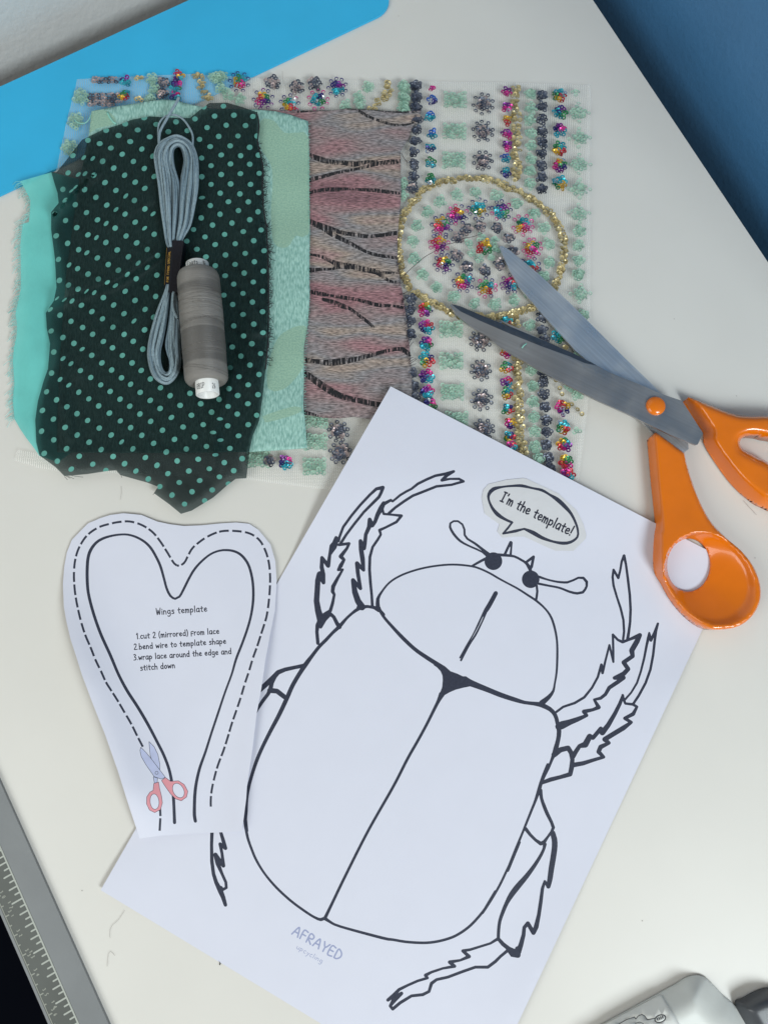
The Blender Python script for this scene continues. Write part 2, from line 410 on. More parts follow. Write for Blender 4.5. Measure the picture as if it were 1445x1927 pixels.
# woven brocade: soft horizontal bands of mauve, grey and tan, with black stitched veins
def brocade(name, veins):
    m = mat(name, (0.2, 0.15, 0.16), 0.62, spec=0.35, sheen=0.1); nt = m.node_tree; N = nt.nodes; L = nt.links; b = N['Principled BSDF']
    tc = N.new('ShaderNodeTexCoord')
    def mp(sc, rot=(0, 0, 0)):
        q = N.new('ShaderNodeMapping'); q.inputs['Scale'].default_value = sc; q.inputs['Rotation'].default_value = rot; L.new(tc.outputs['Object'], q.inputs[0]); return q.outputs[0]
    n1 = N.new('ShaderNodeTexNoise'); n1.inputs['Scale'].default_value = 1; n1.inputs['Detail'].default_value = 2.5; L.new(mp((11, 46, 1)), n1.inputs['Vector'])
    cr_ = N.new('ShaderNodeValToRGB'); e = cr_.color_ramp.elements
    stops = [(0.25, (118, 86, 92)), (0.38, (146, 108, 112)), (0.46, (136, 118, 118)), (0.53, (128, 124, 126)), (0.60, (150, 134, 124)), (0.68, (150, 122, 120)), (0.80, (130, 98, 102))]
    e[0].position = stops[0][0]; e[0].color = (*lin(stops[0][1]), 1); e[1].position = stops[-1][0]; e[1].color = (*lin(stops[-1][1]), 1)
    for p, c in stops[1:-1]:
        q = e.new(p); q.color = (*lin(c), 1)
    L.new(n1.outputs['Fac'], cr_.inputs[0])
    n2 = N.new('ShaderNodeTexNoise'); n2.inputs['Scale'].default_value = 1; n2.inputs['Detail'].default_value = 3; L.new(mp((320, 1500, 1), (0, 0, 0.06)), n2.inputs['Vector'])
    r = N.new('ShaderNodeMapRange'); r.inputs[1].default_value = 0.34; r.inputs[2].default_value = 0.66; r.inputs[3].default_value = 0.48; r.inputs[4].default_value = 1.7; L.new(n2.outputs['Fac'], r.inputs[0])
    mx = N.new('ShaderNodeVectorMath'); mx.operation = 'SCALE'; L.new(cr_.outputs[0], mx.inputs[0]); L.new(r.outputs[0], mx.inputs['Scale'])
    col = mx.outputs[0]
    if veins:
        n3 = N.new('ShaderNodeTexNoise'); n3.inputs['Scale'].default_value = 1; n3.inputs['Detail'].default_value = 1; L.new(mp((1300, 160, 1)), n3.inputs['Vector'])
        r3 = N.new('ShaderNodeMapRange'); r3.inputs[1].default_value = 0.52; r3.inputs[2].default_value = 0.62; L.new(n3.outputs['Fac'], r3.inputs[0])
        mm = N.new('ShaderNodeMix'); mm.data_type = 'RGBA'; L.new(r3.outputs[0], mm.inputs[0]); mm.inputs[6].default_value = (0.012, 0.011, 0.014, 1); L.new(col, mm.inputs[7]); col = mm.outputs[2]
    L.new(col, b.inputs['Base Color'])
    bp = N.new('ShaderNodeBump'); bp.inputs['Strength'].default_value = 0.35; bp.inputs['Distance'].default_value = 0.0003; L.new(n2.outputs['Fac'], bp.inputs['Height']); L.new(bp.outputs[0], b.inputs['Normal'])
    return m
M['broc'] = brocade('mauve_brocade', False); M['vein'] = brocade('brocade_black_stitch', True)

# mint jacquard: smooth sage patches between rippled aqua ground
def jacq(name, sage):
    m = mat(name, (0.3, 0.5, 0.4), 0.55, spec=0.4); nt = m.node_tree; N = nt.nodes; L = nt.links; b = N['Principled BSDF']
    tc = N.new('ShaderNodeTexCoord')
    def mp(sc, rot=(0, 0, 0)):
        q = N.new('ShaderNodeMapping'); q.inputs['Scale'].default_value = sc; q.inputs['Rotation'].default_value = rot; L.new(tc.outputs['Object'], q.inputs[0]); return q.outputs[0]
    n2 = N.new('ShaderNodeTexNoise'); n2.inputs['Scale'].default_value = 1; n2.inputs['Detail'].default_value = 2
    L.new(mp((1100, 1100, 1)) if sage else mp((1100, 300, 1), (0, 0, 0.1)), n2.inputs['Vector'])
    c = N.new('ShaderNodeValToRGB'); e = c.color_ramp.elements; e[0].position = 0.36; e[1].position = 0.64
    a, d = (((136, 172, 154), (156, 190, 168)) if sage else ((124, 168, 158), (166, 206, 196)))
    e[0].color = (*lin(a), 1); e[1].color = (*lin(d), 1); L.new(n2.outputs['Fac'], c.inputs[0]); L.new(c.outputs[0], b.inputs['Base Color'])
    bp = N.new('ShaderNodeBump'); bp.inputs['Strength'].default_value = 0.3 if sage else 0.7; bp.inputs['Distance'].default_value = 0.0004; L.new(n2.outputs['Fac'], bp.inputs['Height']); L.new(bp.outputs[0], b.inputs['Normal'])
    return m
M['sage'] = jacq('jacquard_sage', True); M['ripple'] = jacq('jacquard_ripple', False)

M['net'] = mat('white_net', (0.88, 0.88, 0.84), 0.8, alpha=0.42)
def netpattern(m):
    nt = m.node_tree; N = nt.nodes; L = nt.links; tc = N.new('ShaderNodeTexCoord')
    v = N.new('ShaderNodeTexVoronoi'); v.feature = 'DISTANCE_TO_EDGE'; v.inputs['Scale'].default_value = 1; v.inputs['Randomness'].default_value = 0.25
    q = N.new('ShaderNodeMapping'); q.inputs['Scale'].default_value = (900, 1250, 1); L.new(tc.outputs['Object'], q.inputs[0]); L.new(q.outputs[0], v.inputs['Vector'])
    r = N.new('ShaderNodeMapRange'); r.inputs[1].default_value = 0.12; r.inputs[2].default_value = 0.24; r.inputs[3].default_value = 0.32; r.inputs[4].default_value = 0.08
    L.new(v.outputs['Distance'], r.inputs[0]); L.new(r.outputs[0], mixnode(m).inputs[0])
netpattern(M['net'])
M['sheer'] = mat('sheer_dark_green', (0.0018, 0.0062, 0.0078), 0.6, spec=0.16, alpha=0.80, trans=(0.86, 1.0, 1.0), noise=(90, 0.10), bump=('wave', 260, 0.05, 0.0002, (3, 1, 1)))
M['dot'] = mat('mint_dot', lin((94, 156, 146)), 0.8, spec=0.15, noise=(150, 0.10))
M['aqua'] = mat('aqua_organza', lin((112, 208, 202)), 0.45, spec=0.4, alpha=0.84, trans=(0.7, 1, 1), noise=(40, 0.10), bump=('noise', 60, 0.4, 0.002, (1, 1, 1)))

def seqm(name, c, metal=0.45, rough=0.34): return mat('sequin_' + name, c, rough, metal=metal, spec=0.6)
SQ = {
 'cyan': seqm('cyan', (0.03, 0.42, 0.52)), 'teal': seqm('teal', (0.02, 0.30, 0.38)), 'blue': seqm('blue', (0.03, 0.12, 0.46)), 'navy': seqm('navy', (0.03, 0.025, 0.17)), 'purple': seqm('purple', (0.19, 0.02, 0.24)),
 'magenta': seqm('magenta', (0.60, 0.03, 0.26)), 'red': seqm('red', (0.52, 0.03, 0.05)), 'amber': seqm('amber', (0.62, 0.36, 0.03)), 'green': seqm('green', (0.03, 0.22, 0.08)),
 'gold': seqm('gold', (0.66, 0.54, 0.28), 0.4), 'gold2': seqm('gold_dull', (0.42, 0.34, 0.17), 0.35, 0.4), 'grey': seqm('gunmetal', (0.065, 0.075, 0.11), 0.35, 0.4), 'grey2': seqm('slate', (0.11, 0.125, 0.17), 0.35, 0.4),
 'rose': seqm('rose_grey', (0.42, 0.33, 0.33), 0.5), 'silver': seqm('silver', (0.75, 0.78, 0.82), 0.8, 0.15),
 'mint': mat('sequin_mint', lin((158, 194, 174)), 0.5, spec=0.4, alpha=0.80), 'mint2': mat('sequin_mint_deep', lin((140, 178, 160)), 0.5, spec=0.4, alpha=0.88),
}

# ---------------------------------------------------------------- the setting
A0, A1 = P(1115, 0), P(1445, 495)            # right edge of the desk
B0, B1 = P(0, 166), P(345, 5)                # desk meets the white wall
uR = (A1 - A0).normalized(); uL = (B1 - B0).normalized()
R0, R1 = P(0, 1728, 0), P(92, 1927, 0)       # left edge of the desk, under the ruler
uD = (R1 - R0).normalized(); nD = Vector((-uD.y, uD.x, 0))
def meet(p, u, q, v):
    d = u.x * v.y - u.y * v.x; t = ((q.x - p.x) * v.y - (q.y - p.y) * v.x) / d; return p + u * t
Dl = R0 + nD * 0.002
c1 = meet(A0, uR, B0, uL); c2 = meet(Dl, uD, B0, uL)
c3 = A0 + uR * 0.95; c4 = Dl + uD * ((c3 - Dl).dot(uD))
def prism(name, pts, z0, z1, mats, parent=None, side=0):
    n = len(pts); v = [(p[0], p[1], z1) for p in pts] + [(p[0], p[1], z0) for p in pts]
    if sum(pts[i][0] * pts[(i + 1) % n][1] - pts[(i + 1) % n][0] * pts[i][1] for i in range(n)) < 0: v = v[:n][::-1] + v[n:][::-1]
    f = [list(range(n)), list(range(2 * n - 1, n - 1, -1))] + [[i, i + n, (i + 1) % n + n, (i + 1) % n] for i in range(n)]
    return newobj(name, v, f, mats, [0, 0] + [side] * n, parent, False)
tag(prism('desk_top', [c1, c2, c4, c3], -0.022, 0.0, [M['desk'], M['deskedge']], side=1), kind='structure')
nW = Vector((-uL.y, uL.x, 0));
if nW.dot(Vector((0, 0, 0)) - B0) > 0: nW = -nW
w0, w1 = c2 - uL * 0.25 + nW * 0.024, c1 + uL * 0.1 + nW * 0.024
tag(prism('white_wall', [w0, w1, w1 + nW * 0.08, w0 + nW * 0.08], -0.72, 0.75, [M['wwall']]), kind='structure')
nB = Vector((-uR.y, uR.x, 0))
if nB.dot(Vector((0, 0, 0)) - A0) > 0: nB = -nB
b0, b1 = c1 - uR * 0.0235 + nB * 0.028, c1 + uR * 0.60 + nB * 0.028
tag(prism('blue_wall', [b0, b1, b1 + nB * 0.08, b0 + nB * 0.08], -0.72, 0.55, [M['bwall']]), kind='structure')
tag(prism('floor', [(-1.5, -1.5), (1.5, -1.5), (1.5, 1.5), (-1.5, 1.5)], -0.76, -0.72, [M['floor']]), kind='structure')

# blue mat
def px_of(p):
    q = RM @ (p - CAM); return (CX + FPX * q.x / q.z, CY + FPX * q.y / q.z)
e0, e1 = P(0, 369, 0.001), P(697, 39, 0.001); ue = (e1 - e0).normalized(); ne = nW.copy()
def matpt(s, t): return e0 + ue * s + ne * t
Lm = (e1 - e0).length; width = 0.2; rr = 0.014
depth = abs((B0 - e0).dot(ne)) - 0.0005
mp_ = [matpt(-0.12, 0)] + [matpt(Lm + 0.002 + rr * 0.2 + rr * math.sin(a), rr - rr * math.cos(a)) for a in [math.pi / 2 * i / 8 for i in range(9)]] + [matpt(Lm + 0.002 + rr * 1.2, depth), matpt(-0.12, depth)]
o = prism('desk_mat', mp_, 0.0002, 0.0016, [M['mat']])
tag(o, 'flat sky blue mat with a rounded corner lying against the white wall', 'mat')

# ---------------------------------------------------------------- sequinned net
z_net = lambda x, y: 0.0021 + 0.0003 * math.sin(x / 37) * math.cos(y / 29)
net_outline = [(146, 149), (246, 144), (360, 139), (404, 142), (480, 146), (640, 150), (800, 153), (960, 155), (1111, 160), (1109, 300), (1110, 450), (1110, 600), (1106, 760), (1088, 905), (1085, 935), (800, 930), (613, 921), (463, 902), (300, 893), (110, 886), (72, 880), (28, 866), (33, 846), (70, 853), (60, 600), (90, 420), (107, 319), (125, 233)]
net = sheet('sequinned_net', net_outline, z_net, 26, [M['net']])
tag(net, 'sheer white net fabric embroidered with mint, grey, gold and rainbow sequins under the other cloths', 'fabric')

class SB:
    def __init__(s): s.v = []; s.f = []; s.m = []; s.mats = []
    def ring(s, px, py, z, key, r=1.34, hole=0.38, tilt=0.20):
        c = P(px, py, z); n = 10; b = len(s.v)
        if key not in s.mats: s.mats.append(key)
        mi = s.mats.index(key)
        ax = Vector((random.gauss(0, tilt), random.gauss(0, tilt), 1)).normalized()
        u = ax.orthogonal().normalized(); v = ax.cross(u); r *= 0.001
        for rad, h in ((1.0, 0.0), (0.72, -0.10), (hole, -0.22)):
            for k in range(n):
                t = 2 * math.pi * k / n; s.v.append(c + (u * math.cos(t) + v * math.sin(t)) * (r * rad) + ax * (r * (h + 0.2)))
        for q in range(2):
            for k in range(n):
                k2 = (k + 1) % n; s.f.append([b + q * n + k, b + q * n + k2, b + (q + 1) * n + k2, b + (q + 1) * n + k]); s.m.append(mi)
    def build(s, name, parent):
        return newobj(name, s.v, s.f, [SQ[k] for k in s.mats], s.m, parent, False)
ZS = 0.0027
RB = ['teal', 'cyan', 'navy', 'purple', 'magenta', 'red', 'amber', 'green']
def blob(px, py, R, n, keys, kind, sx=1.0, sy=1.0, edge=0, edgekeys=None, name=None, ang0=None, zz=ZS):
    b = SB(); a0 = random.uniform(0, 6.28) if ang0 is None else ang0
    px += random.uniform(-.8, .8); py += random.uniform(-.8, .8); n = max(3, n + random.randint(-1, 1)); R *= random.uniform(.93, 1.07)
    if edge:
        for i in range(edge):
            a = a0 + 2 * math.pi * i / edge + random.uniform(-.12, .12)
            b.ring(px + math.cos(a) * R * 1.46 * sx, py + math.sin(a) * R * 1.46 * sy, zz, random.choice(edgekeys), 1.18, 0.62 if edgekeys[0] in ('navy', 'magenta') else 0.46, 0.12)
    for i in range(n):
        rad = R * math.sqrt((i + 0.5) / n); a = a0 + i * 2.4
        x, y = px + math.cos(a) * rad * sx + random.uniform(-1.5, 1.5), py + math.sin(a) * rad * sy + random.uniform(-1.5, 1.5)
        if kind == 'angle': key = keys[int(((a % 6.2832) / 6.2832) * len(keys)) % len(keys)]
        else: key = random.choice(keys)
        if random.random() < 0.05 and kind == 'angle': key = 'silver'
        b.ring(x, y, zz + 0.0005 + 0.0010 * (1 - rad / R) + random.uniform(0, .0004), key)
    return b.build(name, net)
def rot(l, k): k %= len(l); return l[k:] + l[:k]
def pick(): 
    k = random.randrange(8); return rot(RB, k)[:random.choice([4, 5, 6])]
GK = ['grey', 'grey', 'grey2', 'grey', 'grey2']; GR = ['grey', 'grey2', 'rose', 'grey', 'rose']
q1 = lambda pts: Z(740, 130, 3.6125, pts); q2 = lambda pts: Z(740, 480, 3.6125, pts)
q3 = lambda pts: Z(100, 120, 3.6125, pts); q4 = lambda pts: Z(400, 120, 3.6125, pts); k4 = lambda pts: Z(250, 460, 3.6125, pts)
mint_round = q1([(437, 855), (557, 840), (700, 855), (835, 915), (955, 985), (1025, 1085), (1060, 1190), (1055, 1315), (1010, 1420), (315, 900), (232, 975), (158, 1068), (132, 1175), (145, 1290), (203, 1395), (1262, 1100), (1258, 1200), (1258, 1305), (1258, 1400)]) \
  + q2([(298, 220), (415, 285), (548, 330), (693, 335), (815, 310), (920, 260), (1020, 150), (1258, 130), (1290, 410), (1255, 655), (1200, 885), (1245, 945), (930, 480), (940, 780), (945, 890), (950, 1000), (950, 1100), (960, 1200), (960, 1300), (985, 1390)]) \
  + q1([(930, 170), (930, 265), (930, 350), (930, 440), (930, 525), (930, 610), (930, 690), (925, 780), (70, 130), (70, 210), (68, 270), (60, 780), (60, 860)]) \
  + q4([(40, 90), (60, 165), (110, 215), (190, 245), (1000, 225), (1060, 160), (1005, 280), (900, 290), (1295, 155), (1295, 225), (1295, 290)]) \
  + q3([(190, 225), (155, 390), (110, 570), (675, 110), (690, 175), (660, 240), (1090, 95), (1150, 90)])
for p in mint_round: blob(p[0], p[1], 13.0 if p[0] < 160 and p[1] < 300 else 9.4, 24 if p[0] < 160 and p[1] < 300 else 13, ['mint', 'mint', 'mint2'], 'r', name='mint_sequin_cluster')
for p in q1([(1255, 295), (1262, 470), (1262, 645), (1262, 815), (1258, 985)]) + q2([(1270, 265)]):
    blob(p[0], p[1], 11.5, 18, ['mint', 'mint', 'mint2'], 'r', sx=1.15, edge=4, edgekeys=['mint'], name='mint_sequin_cluster', ang0=0)
for p in q1([(1235, 165)]) + q2([(1250, 1195)]): blob(p[0], p[1], 6, 4, ['mint'], 'r', name='mint_sequin_cluster')
for p in q1([(520, 1190), (600, 1140), (690, 1170), (705, 1225), (540, 1255), (585, 1290), (665, 1280)]): blob(p[0], p[1], 6.5, 6, ['mint', 'mint2'], 'r', name='mint_sequin_cluster')
for p in q1([(420, 210), (415, 425), (410, 620)]) + q2([(390, 505), (395, 720), (400, 930), (430, 1120)]) + k4([(1245, 1195), (1240, 1340), (1235, 1510), (855, 1460)]):
    b = SB()
    for i in range(7):
        for j in range(5):
            if i in (0, 6) and j in (0, 2, 4): continue
            b.ring(p[0] - 18.5 + i * 6.2 + random.uniform(-1.8, 1.8), p[1] - 10.5 + j * 5.3 + random.uniform(-1.8, 1.8), ZS + random.uniform(0, .0007), random.choice(['mint', 'mint', 'mint2']))
    for sx in (-1, 1):
        for j in (-1, 0, 1): b.ring(p[0] + sx * 18, p[1] + j * 13, ZS, 'mint')
    b.build('mint_sequin_bar', net)
for p in q1([(155, 120), (158, 190), (158, 262), (165, 345), (155, 415), (150, 490), (140, 570), (140, 650), (135, 730), (1010, 180), (1010, 260), (1012, 340), (1012, 425), (1012, 505), (1008, 580), (1008, 660), (1005, 740), (1008, 820)]) \
  + q2([(120, 300), (115, 370), (115, 450), (118, 540), (130, 800), (138, 890), (142, 965), (1010, 425), (1010, 510), (1022, 580), (1018, 795), (1020, 865), (1025, 950), (1030, 1035), (1040, 1120), (1040, 1205), (1042, 1290), (1050, 1380), (1062, 1445)]) + q4([(1380, 150), (1385, 220), (1385, 290)]):
    blob(p[0], p[1], 8.2, 13, GK, 'r', name='grey_sequin_cluster')
for p in q1([(130, 805), (440, 1150), (495, 1090), (595, 1070), (705, 1080), (785, 1145), (815, 1240), (430, 1270), (500, 1345), (620, 1370), (725, 1330)]) + q3([(750, 130), (745, 205)]) + k4([(930, 1470)]):
    blob(p[0], p[1], 9.5, 13, GR, 'r', name='grey_sequin_cluster')
for p in q4([(410, 130), (570, 160), (695, 135)]): blob(p[0], p[1], 13, 20, GR, 'r', name='grey_sequin_cluster')
for p in q1([(610, 240), (608, 425), (608, 625)]) + q2([(590, 580), (590, 785), (600, 985), (615, 1185)]) + k4([(1400, 1270), (1410, 1420)]):
    blob(p[0], p[1], 12.4, 22, GR + ['grey'], 'r', edge=9, edgekeys=['grey', 'grey2', 'grey'], name='grey_sequin_flower')
for cx_, cy_, w_, rows in [(160, 126, 48, 2), (155, 163, 50, 4), (186, 160, 20, 3)] :
    b = SB()
    for j in range(rows):
        for i in range(int(w_ / 6)): b.ring(100 + (cx_ - 100) * 1.0 + 40 - w_ / 2 + i * 6 + random.uniform(-1, 1), cy_ + 28 - rows * 3 + j * 6.0 + random.uniform(-1, 1), ZS + random.uniform(0, .0008), random.choice(['rose', 'rose', 'grey']))
    b.build('grey_sequin_bar', net)
for p in q1([(262, 215), (250, 325), (265, 440), (253, 535), (250, 635), (253, 745), (768, 155), (775, 260), (775, 350), (772, 440), (772, 525), (765, 605), (765, 700)]):
    blob(p[0], p[1], 8.2, 9, random.choice([['navy', 'teal'], ['teal', 'green'], ['red', 'amber'], ['magenta', 'purple'], ['navy', 'blue'], ['teal', 'blue']]), 'angle', name='rainbow_sequin_cluster')
blob(*q1([(262, 130)])[0], 5, 3, ['magenta'], 'r', name='rainbow_sequin_cluster')
for p in q1([(1125, 178), (1132, 295), (1130, 415), (1130, 540), (1130, 655), (1130, 775)]) + q2([(1125, 550), (1155, 1040), (1155, 1170), (1160, 1290), (1170, 1405), (1182, 1500), (220, 375), (225, 490), (225, 600), (225, 710), (228, 825), (228, 930), (245, 1020)]) + k4([(1040, 1480)]):
    blob(p[0], p[1], 12, 20, pick(), 'angle', name='rainbow_sequin_cluster')
for p in q2([(765, 455), (765, 660), (770, 765), (770, 860), (770, 945), (780, 1045), (795, 1145), (785, 1235), (805, 1305)]) + q3([(495, 120), (490, 215), (850, 85), (840, 155), (835, 225)]):
    blob(p[0], p[1], 9.5, 11, pick(), 'angle', name='rainbow_sequin_cluster')
for p in q1([(330, 1065), (438, 990), (577, 955), (730, 965), (878, 1060), (945, 1215), (310, 1190), (340, 1320)]) + q2([(475, 185), (632, 225), (795, 195), (925, 80)]) + q4([(185, 125), (345, 240), (525, 275), (720, 245), (850, 160)]):
    blob(p[0], p[1], 12.2, 19, pick(), 'angle', edge=9, edgekeys=random.choice([['navy'], ['navy', 'purple'], ['magenta', 'navy'], ['magenta'], ['navy']]), name='rainbow_sequin_flower')
blob(*q1([(620, 1212)])[0], 14, 20, ['green', 'red', 'amber'], 'angle', name='rainbow_sequin_cluster')
# gold trims: the oval band, two columns, stray bits
b = SB()
oval = cr(q1([(40, 1300), (32, 1160), (45, 1090), (65, 1010), (110, 930), (170, 860), (250, 800), (350, 765), (450, 745), (540, 740), (620, 745), (700, 770), (770, 800), (850, 835), (930, 880), (1010, 930), (1070, 990), (1115, 1060), (1150, 1130), (1160, 1200), (1155, 1290), (1140, 1370)]) + q2([(1140, 90), (1110, 180), (1050, 280), (970, 345), (880, 380), (800, 405), (700, 420), (620, 420), (430, 405), (350, 370), (260, 320), (180, 270), (110, 215), (60, 130)]), 5.2, True)
for i, p in enumerate(oval):
    for k in range(3 if i % 2 else 4):
        b.ring(p[0] + random.uniform(-5, 5), p[1] + random.uniform(-5, 5), ZS + random.uniform(0, .0009), random.choice(['gold', 'gold2', 'gold2', 'gold']))
b.build('gold_sequin_band', net)
for pts in (q1([(835, 130), (835, 440), (835, 745)]), q2([(820, 400), (840, 760), (850, 1050), (880, 1355)]), q4([(1185, 130), (1190, 190), (1140, 250), (1090, 300)]), q3([(590, 100), (588, 240)]), q3([(985, 70), (1010, 160), (1050, 240)])):
    b = SB()
    for i, p in enumerate(cr(pts, 7)):
        for k in range(4): b.ring(p[0] + random.uniform(-8, 8), p[1] + random.uniform(-3, 3), ZS + random.uniform(0, .0010), random.choice(['gold', 'gold2', 'gold2']))
    b.build('gold_sequin_column', net)
b = SB()
for p in q2([(1175, 630), (1105, 850), (1130, 905), (1145, 945), (1210, 1015), (1250, 1050), (1280, 1080), (1290, 940), (1165, 625)]): b.ring(p[0], p[1], ZS, 'gold2')
b.build('gold_sequin_bits', net)

# ---------------------------------------------------------------- brocade
k5 = lambda pts: Z(560, 180, 4.8167, pts); k6 = lambda pts: Z(560, 480, 4.8167, pts)
broc_out = [(440, 215), (486, 206), (555, 208.6), (577, 207.5), (621, 208), (655, 204), (690, 206), (727, 208.6), (760, 209.5), (793, 208), (790, 222), (785, 231), (778, 234), (768, 261), (754, 284), (754, 325), (755, 367), (751, 408), (748, 450), (748, 487), (752, 521), (757, 548), (762, 584), (768, 625), (772, 667), (775, 708), (775, 760), (735, 800), (705, 790), (665, 784), (639, 787), (612, 786), (572, 780), (520, 775), (440, 770)]
z_broc = lambda x, y: 0.0046 + 0.0003 * math.sin(y / 31 + x / 90) + 0.0003 * math.sin(x / 23 + y / 60) - 0.0008 * ss(745, 775, x)
V_ = [k5([(100, 535, 40), (200, 575, 50), (300, 600, 44), (420, 610, 40), (520, 620, 50), (640, 600, 30), (720, 592, 16)]), k5([(110, 765, 44), (220, 735, 36), (330, 705, 30), (450, 680, 26), (560, 660, 26), (650, 635, 36), (760, 610, 40), (860, 600, 44), (925, 595, 40)]),
 k5([(110, 880, 30), (220, 855, 34), (330, 850, 38), (450, 845, 26), (560, 850, 26), (680, 858, 36), (800, 870, 36), (915, 885, 26)]), k5([(115, 1140, 40), (200, 1180, 60), (300, 1210, 50), (400, 1240, 36), (520, 1260, 40), (640, 1275, 36), (760, 1265, 34), (890, 1245, 40)]),
 k5([(230, 1200, 40), (300, 1250, 44), (400, 1300, 40), (500, 1350, 36), (580, 1395, 30), (680, 1435, 30), (780, 1455, 30), (890, 1470, 30)]), k5([(120, 1440, 20), (220, 1460, 30), (300, 1500, 36), (400, 1540, 60), (500, 1550, 50), (600, 1575, 50), (720, 1600, 50), (820, 1675, 26), (895, 1690, 26)]),
 k6([(110, 140, 50), (200, 130, 30), (320, 125, 24), (380, 100, 50)]), k6([(780, 158, 24), (890, 162, 24)]), k6([(110, 330, 36), (200, 350, 40), (320, 370, 24), (420, 385, 40), (520, 400, 30), (640, 430, 36), (740, 455, 36), (860, 460, 26), (950, 475, 26)]),
 k6([(230, 400, 30), (320, 425, 40), (400, 460, 50), (480, 490, 30), (560, 550, 30), (640, 610, 30), (685, 650, 24)]), k6([(70, 950, 50), (180, 965, 40), (300, 975, 60), (420, 960, 60), (520, 945, 46), (640, 915, 40), (760, 880, 36), (880, 855, 34), (950, 855, 44), (1010, 900, 40)]),
 k6([(70, 1070, 50), (150, 1130, 60), (250, 1200, 64), (350, 1260, 60), (450, 1295, 50), (560, 1320, 50), (700, 1350, 50), (800, 1360, 40)]), k6([(60, 1425, 40), (150, 1445, 24), (250, 1475, 16), (400, 1478, 10)]),
 k5([(0, 145, 24), (150, 140, 8), (300, 135, 6)]), k5([(530, 120, 20), (600, 165, 30), (680, 205, 26), (780, 240, 26), (880, 265, 20), (980, 265, 18), (1050, 245, 14)]), k5([(440, 120, 10), (540, 120, 16), (700, 130, 16), (850, 145, 20), (1050, 150, 16)])]
broc = sheet('brocade_cloth', broc_out, z_broc, 9, [M['broc'], M['vein']], [([p for v in V_ for p in stroke(v, step=7)], 1, 1)], under=lambda v: v.z - 0.0005)
tag(broc, 'mauve, grey and tan woven brocade swatch with black stitched wavy lines', 'fabric')
t = TB()
for _ in range(26):
    y = random.uniform(490, 690); x = 748 + (y - 487) * 0.12
    L_ = random.uniform(8, 22); a = random.uniform(-1.3, -0.3)
    t.tube([P(x - 3 + L_ * k / 3 * math.cos(a) + random.uniform(-1.5, 1.5), y + L_ * k / 3 * math.sin(a), 0.0050) for k in range(4)], 0.00013, 4)
t.build('frayed_thread', [M['mauve_th']], broc); t = TB()
t.tube([P(x, y, 0.0052) for x, y in cr(q1([(45, 1430), (90, 1385), (150, 1330), (210, 1280), (260, 1250), (370, 1190), (400, 1185), (480, 1150), (540, 1140), (605, 1115)]), 5)], 0.00017, 4)
t.build('loose_thread', [M['mauve_th']], broc); t = TB()
t.tube([P(x, y, 0.0052) for x, y in cr(k5([(940, 520), (965, 570), (1000, 610)]), 5)], 0.00016, 4)
t.build('loose_thread', [M['mauve_th']], broc)

# ---------------------------------------------------------------- mint jacquard
k2 = lambda pts: Z(250, 100, 3.6125, pts); k1 = lambda pts: Z(0, 100, 3.6125, pts); k3 = lambda pts: Z(0, 500, 3.6125, pts)
mint_out = [(108, 851), (112, 700), (125, 520), (150, 340), (168, 251), (173, 209), (205, 203), (238, 197), (270, 192), (305, 187), (330, 189), (366, 198), (400, 205), (440, 205), (486, 206), (516, 209), (544, 215), (580, 228), (581, 260), (582, 294), (582, 350), (583, 404), (583, 460), (582, 515), (583, 557), (579, 612), (572, 654), (572, 709), (571, 764), (575, 805), (578, 843), (527, 847), (471, 850), (300, 852)]
z_mint = lambda x, y: 0.0066 + 0.0005 * math.sin(y / 41 + x / 70) + 0.0004 * math.sin(y / 17) * ss(480, 560, x) - 0.0002 * ss(560, 583, x)
sage = [cr(k2([(870, 460), (960, 460), (1030, 540), (1120, 540), (1195, 570), (1200, 900), (1195, 1230), (1110, 1240), (1050, 1320), (960, 1290), (940, 1100), (950, 900), (940, 760), (870, 640)]), 8, True),
        cr(k4([(1000, 620), (1180, 560), (1170, 800), (1060, 960), (960, 1000), (920, 980), (920, 830)]), 8, True), cr(k4([(880, 1170), (1100, 1100), (1150, 1130), (1060, 1170), (900, 1210)]), 8, True),
        cr(q3([(255, 330), (370, 320), (430, 400), (300, 440), (240, 470)]), 8, True)]
mint = sheet('jacquard_cloth', mint_out, z_mint, 9, [M['ripple'], M['sage']], [([[p for p in s] for s in sage], 1, 1)], under=lambda v: v.z - 0.0005)
tag(mint, 'pale mint jacquard swatch with rippled and smooth patches, between the dotted cloth and the brocade', 'fabric')
t = TB()
t.tube([P(x, y, 0.0068) for x, y in cr(q3([(145, 375), (170, 400), (215, 405), (245, 380), (270, 325)]), 4)], 0.0003, 5)
t.build('loose_thread', [M['mint_th']], mint); t = TB()
t.tube([P(x, y, 0.0072) for x, y in cr(q3([(370, 330), (385, 360), (410, 395), (430, 410)]), 4)], 0.0006, 6)
t.build('loose_thread', [M['mint_th']], mint); t = TB()
for q_ in range(120):
    y = 235 + q_ * 5.05; x = 582 - 8 * ss(560, 700, y)
    t.tube([P(x - 2, y, 0.0065), P(x + random.uniform(1, 3), y + random.uniform(-3, 3), 0.006)], 0.00012, 4)
t.build('frayed_thread', [M['mint_th']], mint)

